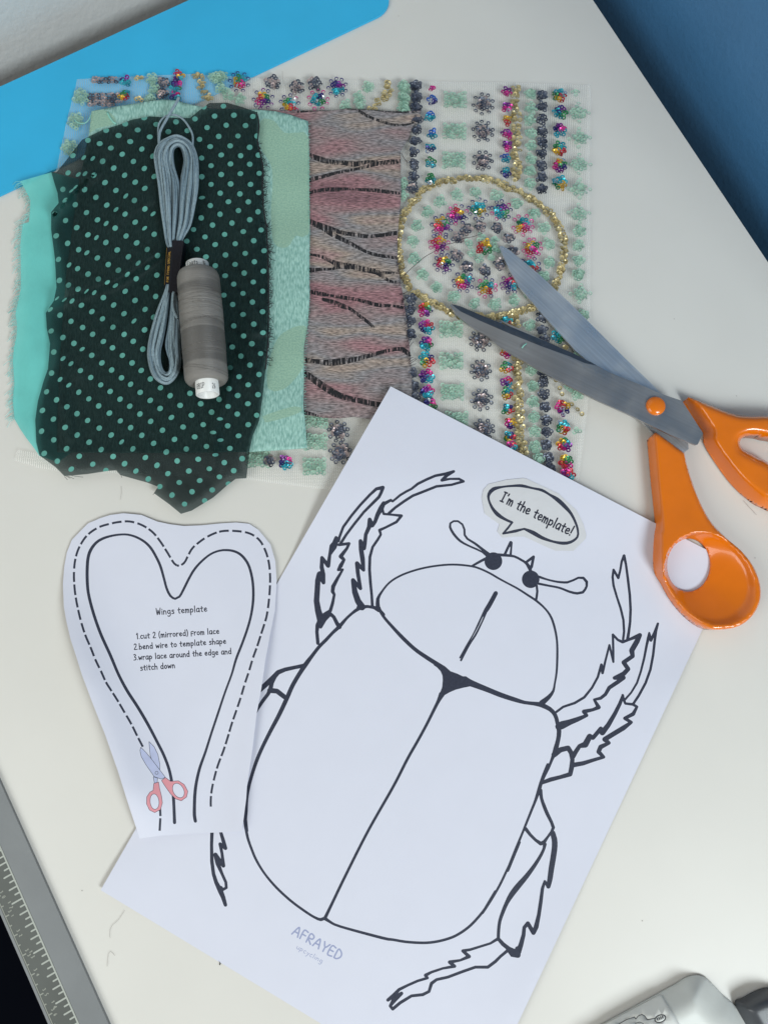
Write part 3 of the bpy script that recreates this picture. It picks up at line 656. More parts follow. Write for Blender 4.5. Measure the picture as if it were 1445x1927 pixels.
# ---------------------------------------------------------------- aqua organza
aqua_out = [(98, 324), (39, 341), (50, 360), (58, 377), (57, 400), (55, 418), (44, 421), (41, 440), (39, 460), (40, 500), (40, 543), (36, 564), (32, 580), (30, 591), (33, 610), (32, 633), (27, 655), (25, 680), (28, 721), (26, 740), (25, 755), (28, 788), (38, 806), (50, 824), (64, 842), (75, 858), (110, 870), (150, 840), (170, 600), (160, 340)]
z_aqua = lambda x, y: 0.0048 + 0.0012 * math.sin(y / 46 + 1) * math.sin(x / 25) - 0.0022 * ss(60, 25, x)
aqua = sheet('organza_cloth', aqua_out, z_aqua, 9, [M['aqua']])
tag(aqua, 'bright aqua organza strip with a frayed left edge beside the dotted cloth', 'fabric')
t = TB()
edge = cr([(39, 341), (50, 360), (58, 377), (57, 400), (44, 421), (39, 460), (40, 543), (36, 564), (30, 591), (32, 633), (25, 680), (28, 721), (25, 755), (28, 788)], 1.6)
for p in edge:
    for _ in range(1):
        L_ = random.choice([5, 8, 12, 17]) * random.uniform(.6, 1.2); a = math.pi + random.gauss(0.25, 0.3)
        z0 = z_aqua(p[0] + 3, p[1])
        t.tube([P(p[0] + 3, p[1], z0), P(p[0] + L_ * .5 * math.cos(a), p[1] - L_ * .5 * math.sin(a), z0 * .7), P(p[0] + L_ * math.cos(a + .2), p[1] - L_ * math.sin(a + .4), 0.0012)], 0.00012, 4)
t.build('frayed_edge', [M['aqua_th']], aqua)

# ---------------------------------------------------------------- polka dot chiffon
polka_out = [(97, 323), (107, 324), (125, 302), (155, 263), (194, 244), (221, 236), (249, 225), (282, 219), (332, 222), (358, 222), (375, 208), (394, 194), (427, 193), (455, 201), (483, 211), (487, 225), (488, 238), (485, 266), (489, 285), (495, 310), (494, 349), (496, 391), (502, 427), (505, 488), (506, 557), (505, 640), (500, 695), (494, 751), (488, 792), (476, 820), (470, 847), (464, 900), (444, 901), (427, 914), (402, 936), (361, 961), (341, 967), (319, 949), (290, 928), (298, 916), (277, 908), (227, 894), (219, 885), (205, 886), (166, 892), (122, 896), (105, 879), (75, 857), (69, 832), (67, 790), (72, 755), (83, 716), (91, 694), (95, 647), (89, 619), (87, 589), (102, 566), (107, 541), (104, 487), (97, 432), (97, 399), (111, 382), (109, 363), (102, 341)]
folds = [([(97, 400), (130, 365), (150, 345), (175, 320)], 9, .0024), ([(104, 562), (150, 545), (210, 528), (260, 500), (300, 470)], 13, .0030), ([(150, 700), (200, 640), (260, 600), (310, 560)], 20, .0011),
         ([(180, 330), (210, 300), (255, 250)], 14, .0010), ([(215, 420), (250, 390), (290, 370)], 12, .0012), ([(400, 880), (405, 800), (425, 760), (440, 700)], 11, .0018), ([(410, 625), (450, 628), (500, 622)], 8, .0010), ([(130, 850), (250, 852), (400, 856)], 9, .0007),
         ([(455, 260), (470, 400), (478, 560), (470, 720)], 22, .0009), ([(110, 640), (112, 740), (130, 820)], 16, .0010), ([(165, 290), (150, 330)], 9, .0014)]
def z_pol(x, y):
    z = 0.0086 + 0.0003 * math.sin(x / 19 + y / 33)
    for l, w_, h in folds:
        d = edist(l, x, y, False); z += 2.4 * h * math.exp(-(d / w_) ** 2)
    z -= 0.0040 * ss(855, 905, y)
    z -= 0.0018 * ss(0.0, 1.0, (110 - x) / 30)
    return z
dots = k1([(600, 592), (724, 525), (853, 481), (982, 440), (938, 522), (808, 560), (680, 615), (887, 601), (1020, 569), (756, 645), (966, 652), (833, 687), (700, 735), (633, 716, 2), (571, 710, 2), (498, 697), (465, 814), (535, 825, 2), (580, 819, 2), (640, 830), (775, 781), (909, 736), (983, 784), (849, 830), (716, 880), (578, 928), (430, 926), (445, 1000, 2), (515, 910, 3), (488, 935, 3), (514, 1030), (654, 980), (790, 933), (921, 877), (1050, 838), (986, 919), (857, 971, 2), (916, 1001), (728, 1033), (590, 1084), (448, 1138), (374, 1093), (665, 1133), (791, 1063, 2), (852, 1094), (987, 1059), (1043, 1092, 2), (921, 1149), (985, 1190, 2), (785, 1189), (724, 1158, 2), (524, 1186), (384, 1242), (462, 1293), (600, 1235), (658, 1254, 2), (722, 1287), (859, 1243), (931, 1290), (1050, 1231), (1003, 1334), (799, 1338), (664, 1392), (593, 1357, 2), (537, 1336), (400, 1402), (472, 1440, 2), (530, 1465), (601, 1502), (738, 1437), (875, 1384), (941, 1427, 2), (1073, 1376), (1003, 1457, 2), (868, 1504, 2), (807, 1476), (928, 1534), (1068, 1509), (995, 1595), (853, 1619), (787, 1580, 2), (732, 1558, 2), (671, 1536), (406, 1545), (468, 1577), (533, 1604), (590, 1619, 3), (643, 1628, 2), (1146, 534), (1198, 467), (1327, 447), (1409, 506), (1358, 586), (1430, 635), (1372, 713), (1275, 527), (1065, 484), (1040, 700)]) \
 + k2([(557, 428), (688, 422), (617, 360), (817, 430), (485, 366), (636, 490), (767, 492), (585, 566), (716, 563), (845, 563), (663, 630), (795, 640), (602, 692), (734, 697), (855, 693), (533, 765), (665, 753), (796, 755), (602, 825), (732, 819), (860, 817), (666, 889), (801, 892), (533, 892), (595, 952), (729, 957), (856, 948), (528, 1036), (651, 1010), (786, 1011), (594, 1095), (719, 1070), (852, 1078), (543, 1169), (675, 1155), (796, 1132), (625, 1232), (752, 1213), (873, 1202), (492, 1249), (561, 1301), (697, 1296), (823, 1275), (437, 1333), (631, 1372), (765, 1361), (893, 1343), (498, 1385), (827, 1418), (696, 1436), (562, 1445), (889, 1482), (758, 1495), (629, 1513), (687, 1570), (820, 1556), (884, 1618), (750, 1633), (620, 1645), (414, 1199), (368, 1278), (466, 1120), (471, 982, 2), (470, 840), (470, 713), (455, 586)]) \
 + k4([(680, 408), (814, 392), (750, 476), (883, 457), (687, 554), (823, 542), (886, 600), (754, 622), (677, 697), (810, 675), (870, 742), (736, 759), (663, 838), (797, 820), (859, 884), (723, 899), (785, 954), (655, 980), (714, 1027), (852, 1021), (783, 1083), (649, 1101), (588, 1053), (537, 1140), (463, 1083), (711, 1153), (593, 1186, 2), (646, 1233), (785, 1225), (843, 1161), (720, 1301), (547, 1278, 2), (480, 1225), (400, 1161), (422, 1308), (343, 1241), (597, 1330, 2), (661, 1386), (502, 1373), (563, 1430, 2), (365, 1391), (285, 1325), (744, 1456), (623, 1483), (446, 1460), (303, 1472), (521, 1525), (687, 1538), (590, 1580), (382, 1540), (456, 1605), (240, 1558), (317, 1618), (404, 1681), (541, 1669), (268, 1704), (353, 1765), (490, 1742), (652, 1628), (229, 1411), (143, 1352), (203, 1263), (264, 1176), (323, 1094), (390, 1012), (255, 1028), (187, 1115), (120, 1060)]) \
 + k3([(344, 298, 2), (410, 336), (485, 378), (556, 269), (627, 312), (775, 267), (705, 217), (845, 326), (920, 236), (988, 297), (699, 361), (564, 420), (913, 376, 2), (770, 418), (350, 444), (430, 488), (632, 466), (846, 467), (985, 436), (505, 528), (705, 515), (908, 514), (561, 567, 2), (767, 558), (973, 567), (368, 587), (626, 609), (834, 610), (431, 631, 2), (485, 666, 2), (695, 661), (900, 661), (549, 713), (761, 709), (353, 730), (411, 773, 2), (962, 712), (470, 812, 2), (619, 760), (828, 762), (687, 810), (890, 806), (1024, 770), (1093, 830), (319, 857), (538, 860), (751, 855), (955, 861), (387, 912), (606, 905), (818, 907), (1023, 916), (1159, 885), (457, 959), (673, 953), (884, 955), (291, 984), (1091, 972), (526, 1006), (746, 1002), (953, 1008), (366, 1043), (598, 1052), (820, 1055), (1026, 1058), (1167, 1032), (445, 1099), (677, 1104), (890, 1101), (1107, 1119), (285, 1125), (527, 1151), (758, 1151), (966, 1153), (368, 1184), (608, 1200), (829, 1198, 2), (1046, 1208), (455, 1244), (690, 1250), (905, 1245), (1131, 1269), (303, 1276), (541, 1295), (771, 1297), (990, 1304), (392, 1329), (633, 1349), (849, 1346), (1069, 1357), (487, 1383), (926, 1396), (1143, 1414), (722, 1392), (1010, 1450), (1088, 1502), (1171, 1560), (1060, 209), (1046, 349), (390, 222, 3), (440, 232, 3), (492, 240, 2)])
keepd = []
for d in dots:
    if all(math.dist(d[:2], e[:2]) > 8 for e in keepd): keepd.append(d)
dp = []
for d in keepd:
    k = round(d[2] * 3.6125) if len(d) > 2 else 1
    ry = {1: 4.7, 2: 3.3, 3: 1.9}[k]; rx = {1: 5.6, 2: 5.8, 3: 5.8}[k]
    a = -0.75 if d[0] < 330 and d[1] > 280 else -0.1
    if d[0] > 330 and k == 1: rx, ry = 5.3, 4.9
    dp.append(ngon(d[0], d[1], rx * random.uniform(.95, 1.05), ry * random.uniform(.93, 1.07), a + random.uniform(-.15, .15), 16))
pol = sheet('polka_dot_cloth', polka_out, z_pol, 7, [M['sheer'], M['dot']], [(dp, 1, 1)])
tag(pol, 'sheer dark green chiffon swatch printed with mint polka dots, lying on top of the stack', 'fabric')
t = TB()
t.tube([P(x, y, z_pol(x, y) + .0002) for x, y in [(483, 211), (487, 225), (488, 238), (485, 266), (489, 285), (495, 310), (494, 349), (496, 391), (502, 427), (505, 488), (506, 557), (505, 640), (500, 695)]], 0.0004, 5)
t.build('rolled_hem', [M['black_th']], pol); t = TB()
for _ in range(230):
    y = random.uniform(260, 690); xe = np.interp(y, [211, 266, 310, 391, 427, 488, 640, 695], [484, 486, 495, 496, 502, 505, 505, 500])
    L_ = random.uniform(3, 15) * (1 if y > 300 else .5); a = random.uniform(-1.6, 1.6); c = random.uniform(-1.2, 1.2)
    t.tube([P(xe + L_ * k / 4 * math.cos(a + c * k / 4), y + L_ * k / 4 * math.sin(a + c * k / 4), 0.0085) for k in range(5)], 0.00013, 4)
t.build('frayed_edge', [M['black_th']], pol); t = TB()
for x, y, dx, dy in [(125, 896, 8, 4), (128, 896, 12, 5), (122, 897, 6, 6), (135, 895, 22, 3), (228, 893, 2, 6), (292, 928, -4, 3)]:
    t = TB(); t.tube([P(x, y, .005), P(x + dx, y + dy, .004)], 0.0001, 4); t.build('loose_thread', [M['black_th']], pol)

# ---------------------------------------------------------------- embroidery floss skein
FZ = 0.0099
sk = empty('floss_skein', P(330, 480, FZ))
Sx = lambda pts: [(270 + x / 6.885, 180 + y / 6.885) for x, y in pts]; Dx = lambda pts: [(270 + x / 5.839, 440 + y / 5.839) for x, y in pts]
out_l = Sx([(330, 1960), (300, 1860), (245, 1500), (205, 1150), (160, 850), (165, 720), (220, 620), (310, 560), (430, 520), (540, 560), (630, 640), (685, 780), (702, 950), (695, 1200), (655, 1450), (600, 1680), (500, 1860), (480, 1960)])
in_l = Sx([(400, 1960), (405, 1860), (445, 1500), (462, 1300), (450, 1120), (395, 930), (375, 800), (385, 700), (430, 655), (480, 670), (515, 740), (528, 850), (510, 960), (482, 1100), (468, 1300), (455, 1600), (430, 1860), (430, 1960)])
rs = 0.00078
t = TB()
def fam(o_, i_, n, zl, hump, jit):
    N_ = len(o_)
    for k in range(n):
        f = (k + 0.5 * (zl % 2)) / n
        j1, j2 = random.uniform(-jit, jit), random.uniform(-jit, jit)
        pts = []
        for q in range(N_):
            ff = min(1, max(0, f + (j1 if q < N_ / 2 else j2)))
            x = o_[q][0] * (1 - ff) + i_[q][0] * ff + random.uniform(-.35, .35); y = o_[q][1] * (1 - ff) + i_[q][1] * ff
            z = FZ + rs + zl * rs * 1.5 + hump * math.sin(math.pi * ff) + rs * 1.1 * math.sin(3 * ff * 5 + q)
            pts.append((x, y, z * 1000))
        c = cr(pts, 3.0)
        t.tube([P(a, b_, zz_ / 1000) for a, b_, zz_ in c], rs * random.uniform(.9, 1.1), 7, mi=random.choice([0, 0, 1]))
fam(out_l, in_l, 12, 0, 0.0006, .05); fam(out_l, in_l, 11, 1, 0.0012, .09); fam(out_l, in_l, 9, 2, 0.0018, .15)
out_b = Dx([(262, 560), (240, 650), (160, 850), (92, 1080), (58, 1280), (75, 1430), (120, 1560), (200, 1630), (270, 1640), (335, 1590), (385, 1500), (405, 1390), (395, 1200), (385, 950), (355, 650), (350, 560)])
in_b = Dx([(300, 560), (290, 650), (262, 900), (225, 1130), (190, 1280), (190, 1400), (215, 1490), (250, 1525), (285, 1515), (300, 1460), (292, 1380), (268, 1300), (255, 1200), (285, 1000), (318, 650), (315, 560)])
fam(out_b, in_b, 9, 0, 0.0004, .03); fam(out_b, in_b, 9, 1, 0.0008, .05); fam(out_b, in_b, 6, 2, 0.0010, .08)
t.tube([P(x, y, FZ + .006) for x, y in cr(Dx([(335, 640), (325, 760), (335, 840), (375, 930)]), 3)], rs, 7)
keep(t.build('floss_strands', [M['floss'], M['floss2']]), sk)
t = TB()
t.tube([P(x, y, FZ + .0016) for x, y in cr(Sx([(205, 680), (195, 480), (205, 370), (260, 290), (340, 250), (430, 255), (520, 310), (600, 420), (640, 520), (640, 660)]), 3)], 0.0006, 6)
t.tube([P(x, y, FZ + .0026) for x, y in cr(Sx([(210, 660), (215, 480), (300, 310), (370, 190), (430, 90), (462, 25)]), 3)], 0.0007, 6, taper=-0.35)
keep(t.build('loose_thread_end', [M['floss']]), sk)
# folded paper sleeve
l0 = [(262, 85), (335, 70), (445, 78)]; l1 = [(228, 640), (296, 648), (372, 645)]
def sleeve(u, v):
    """u across 0..2, v along 0..1"""
    i = min(int(u), 1); f = u - i
    a = [l0[i][k] * (1 - f) + l0[i + 1][k] * f for k in (0, 1)]; b_ = [l1[i][k] * (1 - f) + l1[i + 1][k] * f for k in (0, 1)]
    x, y = a[0] * (1 - v) + b_[0] * v, a[1] * (1 - v) + b_[1] * v
    z = (FZ + .0028) * (1 - u) + (FZ + .0066) * u if u < 1 else (FZ + .0066) * (2 - u) + (FZ + .0060) * (u - 1)
    return P(*Dx([(x, y)])[0], z)
V, F = [], []
us = [0, .15, .5, .85, 1.0, 1.15, 1.5, 1.85, 2.0]
for v in range(9):
    for u in us: V.append(sleeve(u, v / 8))
for v in range(9):
    a = V[v * 9]; b_ = V[v * 9 + 8]
nU = 9
for v in range(8):
    for u in range(8): F.append([v * nU + u, v * nU + u + 1, (v + 1) * nU + u + 1, (v + 1) * nU + u])
base = len(V)
for v in range(9): V.append(V[v * nU] + Vector((0.0006, 0, -.0028))); V.append(V[v * nU + 8] + Vector((0, 0, -.0055)))
for v in range(8):
    F.append([v * nU, (v + 1) * nU, base + 2 * (v + 1), base + 2 * v]); F.append([v * nU + 8, base + 2 * v + 1, base + 2 * (v + 1) + 1, (v + 1) * nU + 8]); F.append([base + 2 * v, base + 2 * (v + 1), base + 2 * (v + 1) + 1, base + 2 * v + 1])
slv = keep(newobj('paper_sleeve', V, F, [M['label']], None, None, False), sk)
def on_surface(lines, fn, hw, lift, mt, name, parent):
    V, F = [], []
    for li, l in enumerate(lines):
        l = cr(l, .12) if len(l) > 2 else l
        for a, b_ in zip(l, l[1:]):
            d = math.dist(a, b_)
            if d < 1e-6: continue
            nx, ny = -(b_[1] - a[1]) / d * hw, (b_[0] - a[0]) / d * hw
            ex, ey = (b_[0] - a[0]) / d * hw * .5, (b_[1] - a[1]) / d * hw * .5
            k = len(V); lift_ = lift + (k % 400) * 2e-8
            for x, y in ((a[0] + nx - ex, a[1] + ny - ey), (a[0] - nx - ex, a[1] - ny - ey), (b_[0] - nx + ex, b_[1] - ny + ey), (b_[0] + nx + ex, b_[1] + ny + ey)): V.append(fn(x, y, lift_))
            F.append([k, k + 1, k + 2, k + 3])
    return newobj(name, V, F, [mt], None, parent, False)
ls, adv = lay('FOR TYING SPECIAL')
def slf(x, y, lift):   # reads upward along the left facet
    return sleeve(0.34 + 0.30 * (1 - y), 0.80 - 0.60 * x / adv) + Vector((-lift * .6, 0, lift))
on_surface(ls, slf, 0.075, 0.00012, M['gold_ink'], 'printed_text', slv)
on_surface([[(0.0, 0), (0.3 * adv, 0)], [(0.3 * adv, 0), (1.0 * adv, 0)]], lambda x, y, l: sleeve(0.06 - y * .15, 0.85 - 0.72 * x / adv) + Vector((-l, 0, l)), 0.10, 0.00012, M['gold_ink'], 'printed_line', slv)
tag(sk, 'looped skein of grey blue embroidery floss held by a black paper sleeve with gold print', 'floss skein')

# ---------------------------------------------------------------- thread spool
zc = 0.0094 + 0.0118
ptop, pbot = P(371.5, 495, zc), P(391.5, 744, zc)
axis = (pbot - ptop); Ls = axis.length; axis.normalize()
side = axis.cross(Vector((0, 0, 1))).normalized(); upv = side.cross(axis)
sp = empty('thread_spool', (ptop + pbot) / 2)
def lathe(prof, name, mt, seg=48, closed=False, wob=0.0):
    """built along local Z so that banded textures follow the winding"""
    V, F = [], []
    for (s_, r) in prof:
        for k in range(seg):
            t_ = 2 * math.pi * k / seg; V.append((math.cos(t_) * r, math.sin(t_) * r, s_))
    n = len(prof)
    for i in range(n - 1 + (1 if closed else 0)):
        for k in range(seg):
            k2 = (k + 1) % seg; i2 = (i + 1) % n; F.append([i * seg + k, i * seg + k2, i2 * seg + k2, i2 * seg + k])
    o = newobj(name, V, F, [mt], None, None, True)
    mw = Matrix((side, upv, axis)).transposed().to_4x4(); mw.translation = ptop
    o.parent = sp; o.matrix_parent_inverse = Matrix.Translation(-Vector(sp.location)); o.matrix_local = mw if False else mw
    o.matrix_parent_inverse = Matrix.Translation(-Vector(sp.location)); o.matrix_basis = mw
    return o
Rb, Rc = 0.0112, 0.0061
Wd = 0.0
prof = [(Ls * .075, Rc + .0003), (Ls * .072, Rb * .80), (Ls * .085, Rb * .93), (Ls * .11, Rb * .99)]
nseg = 230
for i in range(nseg + 1):
    f = i / nseg; s_ = Ls * (.12 + .755 * f)
    prof.append((s_, Rb * (1 + .018 * math.sin(f * 3.1) + .006 * math.sin(f * 21)) + 0.00006 * (i % 2) + (0.00010 * random.random() if .18 < f < .55 else 0)))
prof += [(Ls * .888, Rb * .985), (Ls * .905, Rb * .90), (Ls * .912, Rb * .75), (Ls * .905, Rc + .0003)]
body = lathe(prof, 'thread_winding', M['spool'], 64)
core = lathe([(0.0002, Rc - .0012), (0, Rc - .0006), (0.0004, Rc), (Ls - .0004, Rc), (Ls, Rc - .0006), (Ls - .0004, Rc - .0013), (Ls * .5, Rc - .0014)], 'spool_core', M['core'], 48, closed=True)
def cyl(s_, th, r): return ptop + axis * s_ + (side * math.sin(th) + upv * math.cos(th)) * r
def core_text(text, s0, cap, th0, th1, hw=0.05):
    ls, adv = lay(text)
    # side vector points to the left of the photo when negative; text runs left -> right
    sg = 1 if side.x > 0 else -1
    o = on_surface(ls, lambda x, y, l: cyl(s0 - y * cap, sg * (th0 + (th1 - th0) * x / adv), Rc + .00012 + l), hw, 0.0, M['grey_ink'], 'printed_text', None)
    o.parent = core; o.matrix_parent_inverse = core.matrix_basis.inverted() @ Matrix.Translation(Vector((0, 0, 0)))
    o.matrix_parent_inverse = (Matrix.Translation(Vector(sp.location)) @ core.matrix_parent_inverse @ core.matrix_basis).inverted()
core_text('Coats', Ls * .050, .0026, -.78, .28)
core_text('N', Ls * .054, .0026, .72, 1.0)
core_text('RBIP', Ls * .972, .0028, -.80, .02)
core_text('26', Ls * .975, .0028, .62, .98)
t = TB()
for k in range(16):   # loose windings standing proud of the body
    s0 = Ls * random.uniform(.22, .50) if k < 12 else Ls * random.uniform(.6, .85); dr = random.uniform(-.0035, .0035)
    t.tube([cyl(s0 + dr * math.sin(th) + .0012 * math.cos(th), th, Rb * 1.02 + .00012) for th in [-1.7 + 3.4 * q / 24 for q in range(25)]], 0.00009, 4)
keep(t.build('loose_winding', [M['spool']]), sp)
tag(sp, 'spool of dark grey sewing thread on a white plastic core lying on the dotted cloth', 'thread spool')

# ---------------------------------------------------------------- beetle sheet
B1_ = lambda p: Z(560, 860, 4.25, p); B2_ = lambda p: Z(820, 880, 4.8167, p); B3_ = lambda p: Z(1000, 1030, 5.5577, p); B4_ = lambda p: Z(1000, 1170, 5.5577, p)
B5_ = lambda p: Z(920, 1440, 8.0278, p); B6_ = lambda p: Z(720, 1600, 4.25, p); B8_ = lambda p: Z(370, 1540, 4.9828, p); B9_ = lambda p: Z(900, 1560, 8.03, p)
C1_ = lambda p: Z(680, 1030, 3.6125, p); C2_ = lambda p: Z(440, 1120, 5.1607, p); W1_ = lambda p: Z(100, 950, 6.0208, p); W2_ = lambda p: Z(300, 950, 6.0208, p); W3_ = lambda p: Z(140, 1240, 5.5045, p); W4_ = lambda p: Z(300, 1240, 5.5042, p)
smooth_lines = [
 C1_([(112, 405, 30), (112, 350, 24), (140, 300, 15), (190, 240, 14), (260, 195, 14), (350, 160, 14), (450, 135, 14), (560, 120, 14), (650, 118, 14), (745, 128, 14), (800, 143, 14), (870, 175, 14), (930, 210, 14), (985, 240, 13), (1060, 280, 14), (1130, 325, 15), (1190, 365, 16), (1250, 420, 14), (1290, 480, 16), (1315, 560, 16), (1328, 640, 15), (1330, 740, 16), (1325, 850, 15), (1312, 930, 14), (1303, 975, 18), (1275, 1015, 28), (1225, 1058, 40)]),
 C1_([(112, 400, 26), (150, 470, 20), (210, 540, 22), (280, 615, 26), (360, 690, 26), (430, 740, 28), (500, 785, 30), (560, 825, 36)]),
 C1_([(700, 905, 60), (740, 922, 46), (850, 965, 36), (950, 1005, 34), (1050, 1038, 30), (1110, 1055, 24), (1170, 1062, 26), (1225, 1070, 36)]),
 C1_([(1215, 1068, 34), (1280, 1100, 30), (1315, 1140, 28), (1330, 1190, 28), (1342, 1250, 32), (1335, 1310, 30), (1322, 1360, 34)]) + B4_([(250, 1350, 60), (215, 1430, 34), (180, 1520, 28), (130, 1620, 28), (90, 1700, 34)]) + B5_([(885, -10, 44), (830, 120, 44), (790, 240, 50), (760, 350, 60), (700, 530, 44), (640, 680, 40), (560, 880, 38), (500, 1030, 36), (430, 1200, 40), (370, 1350, 42), (280, 1590, 48)]) + B9_([(620, 200, 38), (560, 350, 38), (440, 600, 38), (320, 850, 38), (180, 1090, 38), (60, 1270, 38)]) + B6_([(900, 330, 23), (830, 450, 22), (760, 540, 22), (680, 620, 22), (580, 685, 22), (480, 720, 22), (380, 738, 22), (290, 740, 22), (180, 732, 22), (80, 715, 22), (0, 702, 24)]) + B8_([(1350, 1015, 24), (1250, 970, 26), (1205, 940, 34)]),
 B8_([(1205, 935, 34), (1165, 950, 30), (1100, 925, 24), (1000, 860, 24), (880, 770, 24), (750, 650, 24), (640, 520, 22), (560, 390, 24), (510, 270, 24), (480, 180, 26), (462, 80, 28), (458, 0, 30)]) + W4_([(905, 1780, 36), (890, 1680, 38), (895, 1580, 44), (905, 1450, 36), (925, 1330, 36), (960, 1200, 36), (1010, 1050, 38), (1070, 910, 38), (1150, 750, 40), (1240, 580, 44), (1320, 410, 46)]) + C2_([(570, 880, 42), (640, 760, 42), (700, 670, 46), (760, 590, 36), (830, 500, 34), (900, 430, 34), (960, 365, 32), (1030, 300, 38), (1090, 230, 28), (1150, 175, 28), (1215, 130, 36), (1290, 112, 28), (1350, 112, 26), (1400, 130, 28), (1450, 190, 40)]),
 C1_([(545, 1000, 40), (525, 1040, 26), (500, 1090, 22), (440, 1210, 20), (380, 1320, 20), (312, 1440, 20)]) + [(740, 1480, 5.4), (693, 1563, 5.3), (651, 1646, 5.4), (625, 1700, 5.6), (612, 1727, 6.5)],
 C1_([(912, 312, 30), (870, 390, 32), (845, 430, 30), (818, 470, 14), (795, 520, 14), (760, 590, 10), (720, 660, 12), (670, 750, 12)]), C1_([(845, 430, 26), (832, 478, 12), (808, 530, 12), (775, 595, 14), (730, 665, 14), (676, 768, 14)]),
 # head
 B2_([(330, 890, 20), (440, 830, 26), (500, 810, 30)]), B2_([(560, 790, 28), (640, 795, 26), (710, 805, 22), (770, 835, 22), (820, 870, 24), (862, 945, 30)]), B2_([(912, 1070, 22), (918, 1120, 22), (908, 1195, 22)]),
 B2_([(480, 805, 40), (420, 765, 16), (370, 740, 18), (290, 705, 18), (220, 665, 22), (160, 600, 24), (128, 540, 22), (130, 505, 18), (160, 485, 18), (200, 485, 18), (240, 515, 18), (258, 560, 20), (260, 610, 20), (285, 645, 20), (350, 685, 22), (420, 740, 26), (490, 800, 40)]),
 B2_([(935, 990, 24), (1010, 1015, 18), (1100, 1035, 20), (1190, 1040, 22), (1240, 1022, 20), (1290, 998, 20), (1335, 1000, 24), (1365, 1035, 26), (1365, 1075, 22), (1330, 1130, 24), (1280, 1140, 24), (1210, 1125, 22), (1120, 1090, 20), (1020, 1070, 20), (930, 1052, 22)]),
 # right rear leg
 B5_([(775, 380, 60), (790, 500, 50), (830, 620, 56), (880, 740, 56), (940, 860, 50), (968, 940, 52)]), B9_([(1000, 230, 60), (990, 290, 46), (940, 400, 50), (840, 560, 60), (720, 720, 74), (600, 860, 88), (500, 990, 84), (430, 1110, 64), (370, 1250, 58), (320, 1400, 52), (302, 1560, 50), (300, 1670, 50)]),
 B9_([(1120, 60, 80), (1145, 150, 86), (1150, 260, 88), (1130, 420, 88), (1100, 600, 86), (1078, 760, 80), (1055, 870, 66)]),
]
